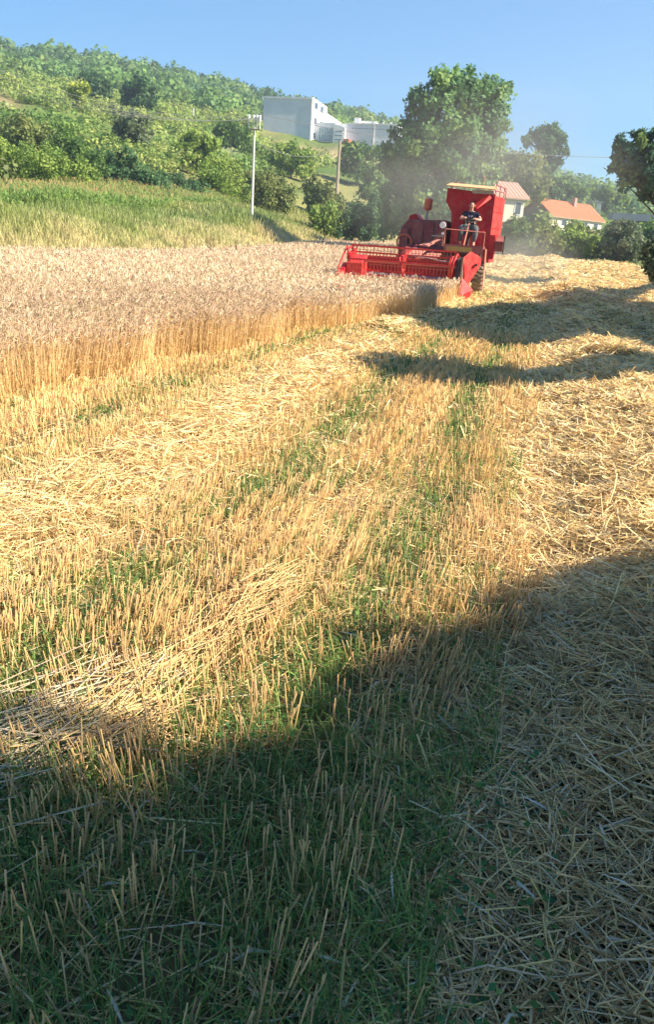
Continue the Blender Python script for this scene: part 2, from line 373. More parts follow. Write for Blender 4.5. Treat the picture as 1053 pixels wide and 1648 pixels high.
def lay_straw():
    cl = Cloud()
    wof = lambda d: np.maximum(.0042, .00105*d)
    for C, lo, hi in ((3.2,.75,3.4),(3.0,3.4,13),(1.9,13,36),(.9,36,97)):
        x, y, d = scatter(lambda g: C/(wof(g)*(.16+.006*g)), lo, hi, -44, 24)
        m = straw_mass(x, y); k = field_clip(x, y) & (RNG.random(len(x)) < m); x, y, d = x[k], y[k], d[k]; n = len(x)
        L = (.06+.26*RNG.random(n)**1.4)*(1+.02*d); w_ = wof(d)*RNG.uniform(.45,1.6,n)
        th = RNG.uniform(0,2*PI,n); el = RNG.normal(0,.22,n)+(RNG.random(n)<.12)*RNG.uniform(.1,.7,n)
        dr = np.stack([np.cos(th)*np.cos(el), np.sin(th)*np.cos(el), np.sin(el)],1)
        depth = .02+.12*sst(.2,.9,x)*(1-.5*sst(4,9,y))+.07*gauss(x,-2.65,.55)
        zc = hz(x,y)+RNG.random(n)*depth+.004
        Pc = np.stack([x,y,zc],1); A = Pc-dr*L[:,None]*.5; B = Pc+dr*L[:,None]*.5
        for E in (A,B): E[:,2] = np.maximum(E[:,2], zc-.05)
        c = straw_cols(n)
        if hi <= 3.5:
            mid = (A+B)/2+RNG.normal(0,1,(n,3))*(L*.07)[:,None]*(RNG.random((n,1))<.6); cl.tubes(A,mid,w_*.5,w_*.5,c,sides=3,cap=False); cl.tubes(mid,B,w_*.5,w_*.4,c,sides=3,cap=False)
        else:
            mid = (A+B)/2+RNG.normal(0,.015,(n,3))*[1,1,.6]
            side = unit(np.cross(dr, unit(RNG.normal(0,.6,(n,3))+[0,0,1.])))
            ww = w_[:,None]
            if hi < 14: cl.ribbons(np.stack([A,mid,B],1), ww*np.ones((1,3)), side, c)
            else: cl.ribbons(np.stack([A,B],1), ww*np.ones((1,2)), side, c)
    # long straws laid along the wheel line
    n = 520; y = 1.85+1.5*RNG.random(n)**1.5; x = -1.10+.09*(y-2)+RNG.normal(0,.065,n)+.05*np.sin(y*5)
    L = RNG.uniform(.15,.42,n); th = R(70)+RNG.normal(0,.34,n)+.25*np.sin(y*3); el = RNG.normal(.03,.09,n)
    dr = np.stack([np.cos(th)*np.cos(el), np.sin(th)*np.cos(el), np.sin(el)],1); zc = hz(x,y)+RNG.random(n)*.11+.01
    P = np.stack([x,y,zc],1); cl.tubes(P-dr*L[:,None]/2, P+dr*L[:,None]/2, np.full(n,.0025), np.full(n,.002), hsvar(n,[.78,.54,.25],.3), sides=3, cap=False)
    n = 240; y = RNG.uniform(1.3,2.2,n); x = -1.22-.35*(2.2-y)+RNG.normal(0,.12,n)
    L = RNG.uniform(.2,.5,n); th = R(54)+RNG.normal(0,.4,n); el = RNG.normal(.05,.1,n)
    dr = np.stack([np.cos(th)*np.cos(el), np.sin(th)*np.cos(el), np.sin(el)],1); zc = hz(x,y)+RNG.random(n)*.11+.01
    P = np.stack([x,y,zc],1); cl.tubes(P-dr*L[:,None]/2, P+dr*L[:,None]/2, np.full(n,.0025), np.full(n,.002), hsvar(n,[.72,.60,.40],.2), sides=3, cap=False)
    o = cl.build('straw', MT['straw']); tag(o, 'loose cut straw lying in swaths over the stubble', 'straw', None, 'stuff')
    # dry leaf blades and torn husks among the straw, close by
    cl = Cloud(); x, y, d = scatter(lambda g: 55/(g**.6), .8, 9, -42, 22); k = field_clip(x,y)&(RNG.random(len(x))<.25+.75*straw_mass(x,y)); x,y,d = x[k],y[k],d[k]; n = len(x)
    th = RNG.uniform(0,2*PI,n); el = RNG.normal(.05,.2,n); dr = np.stack([np.cos(th)*np.cos(el), np.sin(th)*np.cos(el), np.sin(el)],1)
    P0 = np.stack([x,y,hz(x,y)+.02+RNG.random(n)*(.03+.10*sst(.2,.9,x))],1); L = RNG.uniform(.06,.17,n)[:,None]
    P1 = P0+dr*L*.5+[0,0,.008]; P2 = P0+dr*L+RNG.normal(0,.012,(n,3)); wd = RNG.uniform(.004,.009,n)[:,None]*np.array([[.5,1,.15]])
    cl.ribbons(np.stack([P0,P1,P2],1), wd, unit(np.cross(dr,unit(RNG.normal(0,.5,(n,3))+[0,0,1]))), hsvar(n,[.66,.60,.44],.2))
    tag(cl.build('dry_leaves', MT['straw']), 'pale dry wheat leaf blades among the straw', 'dry leaves', None, 'stuff')

def lay_stubble():
    cl = Cloud()
    x, y, d = scatter(lambda g: np.where(g<6, 2100, 2100*(6/g)**1.08), .7, 45, -44, 24)
    x = np.round(x/.125)*.125 + RNG.normal(0,1,len(x))*(.02+.025*sst(-.9,-.2,x)); x = x + .03*np.sin(y*.9)
    keep = (1-.88*track(x,y)*sst(.24,.52,fbm(x*1.5,y*1.0,79)))*(.62+.38*sst(.35,.6,vnoise(np.round(x/.125)*3.7,y*1.1,77)))*(1-.95*sst(.5,.85,straw_mass(x,y)))
    keep *= .55+.45*sst(.35,.5,fbm(x*3,y*3,81)); near = (1-sst(2.3,3.2,np.hypot(x,y)))
    keep *= 1-.42*near-.45*sst(-.25,.1,x)*(1-.0*x)
    k = field_clip(x,y)&(RNG.random(len(x))<keep); x,y,d = x[k],y[k],d[k]; n = len(x)
    g = fbm(x*2.0,y*2.0,83); h = (.075+.055*(1-sst(2.2,3.4,d))+.07*RNG.random(n)+.05*(g-.5))*np.where(RNG.random(n)<.06,1.35,1)
    lean = RNG.normal(0,.13,(n,2))+(np.stack([fbm(x*1.4,y*1.4,85)-.5, fbm(x*1.4,y*1.4,88)-.5],1))*.9
    A = np.stack([x,y,hz(x,y)-.01],1); B = A+np.concatenate([lean*h[:,None], h[:,None]],1)
    w_ = np.maximum(.0042,.00085*d)*RNG.uniform(.7,1.3,n); c = hsvar(n,[.74,.49,.21],.28,.07); kk = RNG.random(n)<.2; c[kk] = hsvar(kk.sum(),[.50,.36,.18],.2)
    nr = d < 5
    cl.tubes(A[nr],B[nr],w_[nr]*.48,w_[nr]*.5,c[nr],sides=5)
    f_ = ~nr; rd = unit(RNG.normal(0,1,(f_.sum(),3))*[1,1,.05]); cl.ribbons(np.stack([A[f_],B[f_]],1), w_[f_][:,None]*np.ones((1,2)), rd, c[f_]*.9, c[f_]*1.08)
    tag(cl.build('stubble', MT['straw']), 'upright cut wheat stubble in rows', 'stubble', None, 'stuff')

G1 = np.array([.15,.28,.06]); G2 = np.array([.34,.42,.11]); G3=np.array([.04,.15,.06])
def lay_grass():
    cl = Cloud()
    x, y, d = scatter(lambda g: np.where(g<3, 6500, 6500*(3/g)**1.6), .7, 34, -44, 24)
    pn = fbm(x*1.25,y*.8,91); near = 1-sst(2.0,2.9,np.hypot(x,y))
    keep = np.maximum(np.maximum(.8*track(x,y)*sst(.24,.46,pn), .95*gauss(x+.05*np.sin(y*2),-3.60,.24)*sst(.25,.45,pn)*(y<17)), .5*sst(.58,.70,fbm(x*2.2,y*1.2,95))*(x<.1)*(1-.9*gauss(x,-2.62,.6)))
    keep = np.maximum(keep, near*(x<.0)*(.58+.25*sst(.35,.55,pn)))
    keep = np.maximum(keep, .5*sst(.5,.7,fbm(x*.5,y*.35,97))*sst(10,14,y)*(y<26))
    k = field_clip(x,y)&(RNG.random(len(x))<keep*.8); x,y,d = x[k],y[k],d[k]; n = len(x)
    h = RNG.uniform(.04,.14,n)*(1+.3*near[k]); th = RNG.uniform(0,2*PI,n); bend = RNG.uniform(.2,1.0,n)*h
    dx = np.stack([np.cos(th),np.sin(th),0*th],1); P0 = np.stack([x,y,hz(x,y)-.005],1)
    P1 = P0+dx*bend[:,None]*.35+np.stack([0*h,0*h,h*.65],1); P2 = P0+dx*bend[:,None]+np.stack([0*h,0*h,h*RNG.uniform(.6,1,n)],1)
    w_ = np.maximum(.0035,.0011*d)*RNG.uniform(.7,1.4,n); t = RNG.random((n,1)); t2 = RNG.random((n,1))<.4
    c = (G1*(1-t)+G2*t)*RNG.uniform(.7,1.25,(n,1)); c = np.where(t2, c*.4+G3*.6, c)
    side = unit(np.stack([-np.sin(th),np.cos(th),0*th],1)+RNG.normal(0,.3,(n,3)))
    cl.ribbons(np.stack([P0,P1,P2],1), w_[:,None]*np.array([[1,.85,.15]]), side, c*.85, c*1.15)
    # small broad weed leaves low down
    x, y, d = scatter(lambda g: np.where(g<3, 900, 900*(3/g)**1.5), .7, 14, -44, 24); pn = fbm(x*1.6+7,y*1.3,191); near = 1-sst(2.0,2.9,np.hypot(x,y))
    kp = np.maximum(track(x,y)*sst(.4,.6,pn), near*(x<.3)*(.3+.7*sst(.4,.6,pn))); k = field_clip(x,y)&(RNG.random(len(x))<kp); x,y,d=x[k],y[k],d[k]; n=len(x)
    P = np.stack([x,y,hz(x,y)+RNG.uniform(.01,.07,n)],1); Nn = unit(RNG.normal(0,.5,(n,3))+[0,0,1]); t = RNG.random((n,1))
    cl.leaves(P, Nn, np.maximum(.02,.004*d)*RNG.uniform(.7,1.5,n), (G1*(1-t)+G3*t)*RNG.uniform(.7,1.3,(n,1)), .7)
    tag(cl.build('grass', MT['leaf']), 'green grass and weeds growing through the stubble', 'grass', None, 'stuff')

def stand_wheat():
    cl = Cloud()
    dens = lambda g: np.where(g<7, 700, 700*(7/g)**1.14)
    x, y, d = scatter(dens, 3.5, 98, -50, 2)
    k = in_wheat(x,y) & (azr(x,y) > -46); x,y,d = x[k],y[k],d[k]
    # denser stand along the cut face so the stalks read
    x2, y2, d2 = scatter(lambda g: 500*np.minimum(1,(10/g)), 3.8, 29, -46, 0); k = in_wheat(x2,y2)&(x2>wheat_edge(y2)-.55); x = np.append(x,x2[k]); y = np.append(y,y2[k]); d = np.append(d,d2[k])
    n = len(x); h = .45+.13*fbm(x*.9,y*.9,101,2)+RNG.normal(0,.055,n)-(RNG.random(n)<.25)*RNG.uniform(0,.22,n); lean = RNG.normal(0,.09,(n,2))+np.stack([fbm(x*.7,y*.7,103)-.5,fbm(x*.7,y*.7,105)-.5],1)*.7
    # a few ragged leaning stalks at the edge
    A = np.stack([x,y,hz(x,y)-.01],1); B = A+np.concatenate([lean*h[:,None],h[:,None]],1)
    sc = np.maximum(1,(d/7)**.8); w_ = .0036*sc*RNG.uniform(.7,1.2,n); face = (x > wheat_edge(y)-1.3)|(d<9)
    c = hsvar(n,[.76,.50,.20],.25,.06); rd = unit(RNG.normal(0,1,(n,3))*[1,1,.05])
    cl.ribbons(np.stack([A[face],B[face]],1), w_[face][:,None]*np.array([[1.1,.8]]), rd[face], c[face]*.95, c[face]*.6+np.array([.62,.46,.32])*.4)
    # heads: two crossed tapering blades, nodding
    th = RNG.uniform(0,2*PI,n); nod = RNG.uniform(.1,1.2,n); hl = RNG.uniform(.055,.085,n)*np.maximum(1,(d/12)**.55)
    dn = np.stack([np.cos(th)*np.sin(nod),np.sin(th)*np.sin(nod),np.cos(nod)],1)
    H1 = B+dn*hl[:,None]*.5+np.array([0,0,.004]); dn2 = dn.copy(); dn2[:,2] -= .5; H2 = H1+unit(dn2)*hl[:,None]*.5
    hc = hsvar(n,[.65,.495,.335],.28,.05); kk = RNG.random(n)<.25; hc[kk] = hsvar(kk.sum(),[.68,.52,.36],.2); kk = RNG.random(n)<.08; hc[kk] = hsvar(kk.sum(),[.30,.20,.12],.2)
    hw = .0074*sc*RNG.uniform(.8,1.25,n); sd = unit(np.cross(dn, unit(RNG.normal(0,1,(n,3)))))
    fr = d>26; ng = ~fr; cl.ribbons(np.stack([B,H1,H2],1)[ng], hw[ng][:,None]*np.array([[.6,1,.35]]), sd[ng], hc[ng]); cl.ribbons(np.stack([B,H2],1)[fr], hw[fr][:,None]*np.array([[1,.6]]), sd[fr], hc[fr])
    nr = d<16; s2 = unit(np.cross(dn,sd)); cl.ribbons(np.stack([B[nr],H1[nr],H2[nr]],1), hw[nr][:,None]*np.array([[.6,1,.35]]), s2[nr], hc[nr])
    # dry leaves on the stalks
    m = face & (RNG.random(n)<.6); k = np.where(m)[0]; t = RNG.uniform(.25,.85,len(k))[:,None]; P0 = A[k]*(1-t)+B[k]*t; q = RNG.uniform(0,2*PI,len(k)); dx = np.stack([np.cos(q),np.sin(q),0*q],1); L = RNG.uniform(.05,.13,len(k))[:,None]
    P1 = P0+dx*L*.5+[0,0,.02]; P2 = P0+dx*L*.8-np.concatenate([0*L,0*L,L*.55],1); ws = (.005*sc[k])[:,None]*np.array([[.8,1,.2]])
    cl.ribbons(np.stack([P0,P1,P2],1), ws, unit(np.stack([-np.sin(q),np.cos(q),0*q+.3],1)), hsvar(len(k),[.60,.44,.22],.25))
    tag(cl.build('standing_wheat', MT['straw']), 'standing ripe wheat not yet cut, grey gold ears', 'wheat', None, 'stuff')

def verge():
    """tall grass and weeds between the wheat and the maize, on the rising bank"""
    cl = Cloud(); x, y, d = scatter(lambda g: 120*(30/g)**1.25, 24, 104, -50, -1)
    b = -19.5-.02*np.maximum(y-30,0); u = b-x; k = (((u > -.6) & (u < 13.5)) | ((y>95)&(y<101)&(u<0))) ; x,y,d,u = x[k],y[k],d[k],u[k]; n = len(x)
    h = (.30+.5*fbm(x*.25,y*.25,121))*RNG.uniform(.6,1.25,n)*(.75+.5*sst(0,4,u)); th = RNG.uniform(0,2*PI,n)
    dx = np.stack([np.cos(th),np.sin(th),0*th],1); P0 = np.stack([x,y,hz(x,y)-.03],1); up = np.stack([0*h,0*h,h],1)
    P1 = P0+dx*(h*.12)[:,None]+up*.6; P2 = P0+dx*(h*RNG.uniform(.2,.6,n))[:,None]+up
    t = np.clip(sst(.5,7,u)*.95+(fbm(x*.35,y*.35,125)-.5)*1.6+RNG.normal(0,.15,n),0,1)[:,None]
    dry = np.array([.66,.55,.29]); gr = np.array([.32,.37,.11]); t3 = (sst(.5,.62,fbm(x*.18,y*.18,127))*sst(3,7,u))[:,None]
    c = dry*(1-t)+gr*t; c = c*(1-.5*t3)+np.array([.16,.25,.075])*.5*t3; c *= RNG.uniform(.7,1.3,(n,1))
    ws = (.0011*d*RNG.uniform(.6,1.4,n))[:,None]*np.array([[1,.9,.25]]); sdv = unit(np.stack([-np.sin(th),np.cos(th),0*th],1)); q = d>52; cl.ribbons(np.stack([P0,P1,P2],1)[~q], ws[~q], sdv[~q], c[~q]*.9, c[~q]*1.1); cl.ribbons(np.stack([P0,P2],1)[q], ws[q][:,[0,2]]*[[1,1.8]], sdv[q], c[q]*.9, c[q]*1.1)
    tag(cl.build('tall_grass', MT['leaf']), 'tall yellow green grass on the bank behind the wheat', 'grass', None, 'stuff')
def maize():
    cl = Cloud(); rows = []
    for k in range(9):
        for t in np.arange(-6, 74, .30): rows.append((k,t))
    K = np.array(rows); u = 12+K[:,0]*.75; x = -19.5-u-.02*np.maximum(K[:,1]-30,0)+RNG.normal(0,.06,len(K)); y = K[:,1]+18+RNG.normal(0,.07,len(K))
    az = azr(x,y); k = (az>-45)&(az<-17.5)&(RNG.random(len(x))<.93); x,y,u = x[k],y[k],u[k]; az = az[k]; n = len(x); z = hz(x,y)
    H = (1.35+.3*fbm(x*.3,y*.3,131))*RNG.uniform(.88,1.1,n)*(1-.45*sst(-31,-22,az)); P0 = np.stack([x,y,z],1); up = np.zeros((n,3)); up[:,2] = H
    cl.ribbons(np.stack([P0,P0+up],1), np.full((n,2),.05), unit(RNG.normal(0,1,(n,3))*[1,1,0]), hsvar(n,[.16,.27,.06],.15))
    for j in range(9):
        f_ = .15+.8*j/9; th = RNG.uniform(0,2*PI,n); dx = np.stack([np.cos(th),np.sin(th),0*th],1); L = RNG.uniform(.4,.7,n)[:,None]
        A = P0+up*f_; B = A+dx*L*.45+np.concatenate([0*L,0*L,L*.55],1); C_ = A+dx*L*.95+np.concatenate([0*L,0*L,L*.25],1)
        c = hsvar(n,[.29,.41,.12],.25,.08)
        cl.ribbons(np.stack([A,B,C_],1), np.array([[.07,.09,.02]])*np.ones((n,1)), unit(np.stack([-np.sin(th),np.cos(th),0*th],1)), c)
    for j in range(3):
        th = RNG.uniform(0,2*PI,n); A = P0+up; B = A+np.stack([np.cos(th)*.1,np.sin(th)*.1,0*th+.28],1); cl.ribbons(np.stack([A,B],1), np.full((n,2),.035), unit(RNG.normal(0,1,(n,3))), hsvar(n,[.48,.36,.15],.2))
    tag(cl.build('maize', MT['leaf']), 'strip of tall green maize with tan tassels', 'maize', None, 'stuff')

# ------------------------------------------------------------------ foliage
def crown_into(cl, lobes, n, leaf, cols, flat=.85, rough=.35, seed=0, org=(0,0,0), inner=.35, normal_mix=.85, outer=1.12):
    """leaf clumps through the volume of a set of uneven lobes; cols = list of leaf colours by clump"""
    rs = np.array([l[3] for l in lobes]); wts = rs**2/np.sum(rs**2); cols = np.array(cols)
    li = RNG.choice(len(lobes), n, p=wts); L = np.array([l[:3] for l in lobes])[li]; r = rs[li]
    d = unit(RNG.normal(size=(n,3)))
    # twig clumps: snap directions toward random cluster directions in each lobe
    nc = 26; cd = unit(RNG.normal(size=(len(lobes),nc,3))); ci = RNG.integers(0,nc,n); cdir = cd[li,ci]
    cr = RNG.uniform(inner,outer,(len(lobes),nc))[li,ci]
    P = L+cdir*(r*cr)[:,None]*[1,1,flat]+d*(r*rough*RNG.random(n)**.5)[:,None]
    Nn = unit(unit(P-L)*normal_mix+RNG.normal(0,.55,(n,3)))
    cc = RNG.integers(0,len(cols),(len(lobes),nc))[li,ci]; c = cols[cc]*RNG.uniform(.72,1.3,(n,1))
    P = P-np.array(org)
    cl.leaves(P, Nn, leaf*RNG.uniform(.6,1.35,n), c, .75)
LG = dict(mid=[(.12,.21,.05),(.15,.25,.055),(.10,.175,.05)], dark=[(.08,.17,.065),(.10,.19,.07),(.08,.145,.055)],
          light=[(.24,.33,.065),(.28,.37,.075),(.19,.29,.06)], olive=[(.21,.25,.08),(.25,.28,.09),(.17,.22,.07)], yellow=[(.42,.46,.06),(.36,.42,.06),(.30,.37,.07)], grey=[(.18,.22,.12),(.21,.24,.13),(.15,.20,.10)])
def tree(name, base, lobes, n, leaf, cols, label, cat, group=None, trunk_r=.18, branches=True, **kw):
    org = Vector((base[0], base[1], z1(base[0], base[1]))); t = empty(name, org); tag(t, label, cat, group)
    cl = Cloud(); crown_into(cl, lobes, n, leaf, cols, org=tuple(org), **kw); cl.build('crown', MT['leaf'], t)
    if branches:
        mb = MB(org); top = max(lobes, key=lambda l: l[2]); lo = min(l[2]-l[3] for l in lobes)
        fork = Vector((org.x+(top[0]-org.x)*.25, org.y+(top[1]-org.y)*.25, org.z+max(.35, (top[2]-org.z)*.28)))
        mb.tube([org-Vector((0,0,.2)), org+(fork-org)*.5+Vector((random.uniform(-.1,.1),0,0))*trunk_r*4, fork], [trunk_r*1.25,trunk_r,trunk_r*.85], 9)
        for l in lobes:
            e = Vector(l[:3]); m_ = fork+(e-fork)*.5+Vector((random.uniform(-1,1),random.uniform(-1,1),random.uniform(0,1)))*l[3]*.25
            mb.tube([fork, m_, e], [trunk_r*.55,trunk_r*.33,trunk_r*.10], 6)
            for q in range(4):
                v = Vector((random.uniform(-1,1),random.uniform(-1,1),random.uniform(-.2,1))).normalized()*l[3]*.7
                mb.tube([m_.lerp(e,random.random()), e+v*.5, e+v], [trunk_r*.16,trunk_r*.09,trunk_r*.03], 4, False)
        mb.build('trunk', MT['bark'], t, smooth=True)
    return t
def lob(D, *ls, jit=1.0):
    out = []
    for px, py, r in ls:
        q = r*ppm(px,py,D); p = at(px,py,D+random.uniform(-1,1)*q*jit); out.append((p[0],p[1],p[2],q))
    return out
lay_straw(); lay_stubble(); lay_grass(); stand_wheat(); verge(); maize()

# ------------------------------------------------------------------ far woods and hillside scrub (masses nobody could count)
def mass(name, label, n, D0, D1, a0, a1, size, q, leaf, palette, want, seed):
    cl = Cloud(); D = np.sqrt(RNG.uniform(D0**2,D1**2,n)); a = np.radians(RNG.uniform(a0,a1,n)); x = D*np.sin(a); y = D*np.cos(a)
    k = want(x,y,D,np.degrees(a)); x,y,D = x[k],y[k],D[k]; z = hz(x,y); n = len(x)
    pal = np.array(palette); sel = np.clip(((fbm(x*.02,y*.02,seed)-.5)*2.2+.5)*len(pal)+RNG.normal(0,.6,n),0,len(pal)-1).astype(int); base = pal[sel]*RNG.uniform(.75,1.25,(n,1))*1.35
    r = size*np.clip(np.exp(RNG.normal(-.1,.30,n)),.45,1.45); hgt = r*RNG.uniform(.8,1.2,n)
    idx = np.repeat(np.arange(n), q); m = len(idx); d = unit(RNG.normal(size=(m,3))); d[:,2] = np.abs(d[:,2])*1.1-.15
    rr = RNG.uniform(.45,.95,m); P = np.stack([x,y,z],1)[idx]+d*np.stack([r,r,hgt],1)[idx]*rr[:,None]+np.stack([0*r,0*r,hgt*.35],1)[idx]
    Nn = unit(d+RNG.normal(0,.32,(m,3))); cl.leaves(P, Nn, (leaf*(r/size)**.8*(D/np.median(D))**.4)[idx]*RNG.uniform(.7,1.4,m), base[idx]*RNG.uniform(.88,1.14,(m,1)), .9)
    return tag(cl.build(name, MT['leaf']), label, None, None, 'stuff')
def clear_of(x, y, D, az):
    ok = ~((gauss(az,-36.6,2.2)*gauss(D,150,15)) > .45)
    ok &= ~((gauss(az,-22.3,2.0)*gauss(D,150,22)) > .45)
    ok &= ~((np.abs(az+13.2)<6.6)&(D>185)&(D<252))
    ok &= ~((az>-2)&(az<14)&(D>140)&(D<195))
    return ok
mass('far_woods','green woods covering the hill up to the skyline', 3600, 225, 520, -46, 17, 4.2, 66, 1.3,
     [(.11,.19,.055),(.13,.22,.06),(.15,.22,.06),(.18,.24,.065),(.07,.14,.055),(.09,.16,.05)], lambda x,y,D,a: (fbm(x*.03,y*.03,205)>.33)&((D<252)|True)&clear_of(x,y,D,a), 201)
mass('hillside_scrub','loose yellow green scrub and bramble on the slope', 3400, 62, 235, -44, -9, 1.7, 76, .42,
     [(.19,.25,.06),(.24,.28,.08),(.14,.21,.05),(.10,.17,.045),(.19,.22,.08)], lambda x,y,D,a: ((-24-.02*np.maximum(y-30,0)-x)>17)&(fbm(x*.06,y*.06,215)>.27)&clear_of(x,y,D,a), 211)
mass('valley_scrub','green scrub behind the houses', 420, 100, 260, -9, 16, 2.2, 70, .7,
     [(.10,.155,.04),(.14,.18,.055),(.075,.12,.035)], lambda x,y,D,a: (fbm(x*.05,y*.05,216)>.38)&clear_of(x,y,D,a), 217)

# ------------------------------------------------------------------ trees and bushes one can tell apart
D = 72
big = lob(D,(712,156,42),(752,150,36),(790,168,38),(803,195,26),(770,200,46),(684,178,36),(722,208,48),(668,222,36),(648,250,34),(632,272,26),(690,262,46),(742,262,48),(785,238,30),(655,305,38),(700,318,44),(640,335,30),(745,318,40),(775,290,36),(662,362,34),(715,365,38),(625,365,22),(706,128,18),(735,124,14))
bx = at(690,386,D)
tree('broadleaf_tree',(bx[0],bx[1]),big,34000,.36,[(.15,.28,.10),(.17,.30,.10),(.11,.22,.09),(.23,.34,.10),(.14,.25,.11)],
     'tall broadleaf tree with heavy crown rising behind the red combine','tree',None,.42,rough=.30,flat=.95,inner=.3)
def shrub(px, py, D, ls, n, leaf, cols, label, name='bush', group=None, cat='bush', tr=.1, by=None, **kw):
    b = at(px, py, D); L = lob(D,*ls); G = []
    for l in L:
        gap = l[2]-l[3]-z1(l[0],l[1])
        if gap > .25*l[3] and D < 200 and name in ('slope_bush','dark_bush','hedge_bush','slope_tree'): G.append((l[0],l[1],l[2]-l[3]*.7-gap*.35,max(l[3]*.8,gap*.55)))
    return tree(name,(b[0],b[1]),L+G,int(n*(1+.5*len(G)/max(1,len(L)))),leaf,LG[cols] if isinstance(cols,str) else cols,label,cat,group,tr,**kw)
shrub(884,300,190,[(868,218,16),(885,212,15),(900,226,15),(880,236,18),(908,244,9),(850,228,9),(893,258,14),(880,272,13)],3600,.75,'dark','slender dark tree on the skyline right of the tall broadleaf tree','skyline_tree',None,'tree',.35)
shrub(838,345,150,[(820,262,22),(845,268,26),(800,285,24),(860,292,22),(830,300,28),(795,310,20),(870,312,16),(775,300,18)],6500,.6,'olive','rounded dusty olive tree beyond the grain tank','hazy_tree',None,'tree',.3)
shrub(905,335,210,[(885,300,15),(905,296,14),(922,304,13),(938,312,12),(895,312,12)],2600,.8,'mid','green tree between skyline tree and the orange roof','valley_tree',None,'tree',.25)
shrub(975,340,230,[(955,315,12),(975,312,14),(992,318,12),(966,325,12),(1005,322,10)],2600,.85,'light','pale green tree behind the brick house ridge','valley_tree',None,'tree',.25)
# right-hand edge
ED = 47
eb = at(1130,440,ED)
tree('border_or_added_tree',(eb[0],eb[1]),lob(ED,(1002,238,20),(1030,232,24),(1060,225,34),(1012,262,20),(1040,262,30),(1022,290,24),(1075,280,44),(1052,300,26),(995,252,10),(986,272,7),(1100,250,44),(1110,300,30)),10500,.24,
     [(.08,.17,.11),(.10,.19,.11),(.08,.15,.09),(.19,.28,.09)],'dark leafy tree reaching in from the right edge','tree',None,.13,inner=.4,rough=.22)
shrub(1062,438,46,[(1045,405,15),(1062,398,18),(1052,426,15),(1070,420,20),(1064,440,16)],3400,.2,'grey','grey green bush low at the right edge of the stubble','border_bush')
for px,py,D,ls,c,n,lab in [
  (835,412,96,[(822,375,18),(835,362,16),(838,385,20),(820,398,16),(850,395,16)],'mid',4200,'mid green bush right beside the grain tank'),
  (880,414,98,[(865,375,18),(882,380,22),(868,395,18),(895,395,18)],'olive',4500,'olive bush below the gable of the brick house'),
  (925,416,100,[(908,380,18),(925,372,18),(930,395,20),(912,400,15),(945,388,17)],'light',4800,'bright green bush below the orange roof'),
  (972,420,102,[(960,385,17),(975,395,18),(958,402,15),(988,400,16)],'olive',3600,'low olive bush under the eave end of the orange roof'),
  (1005,424,98,[(992,372,17),(1010,368,16),(1020,380,17),(1002,392,18),(1028,395,15)],'grey',4600,'grey green bush in front of the grey shed'),
  (1045,428,104,[(1035,375,18),(1055,372,18),(1048,395,18),(1070,390,20)],'mid',3600,'green bush at the right end of the far hedge')]:
    shrub(px,py,D,ls,n,.33,c,lab,'hedge_bush','bushes along the far end of the field')
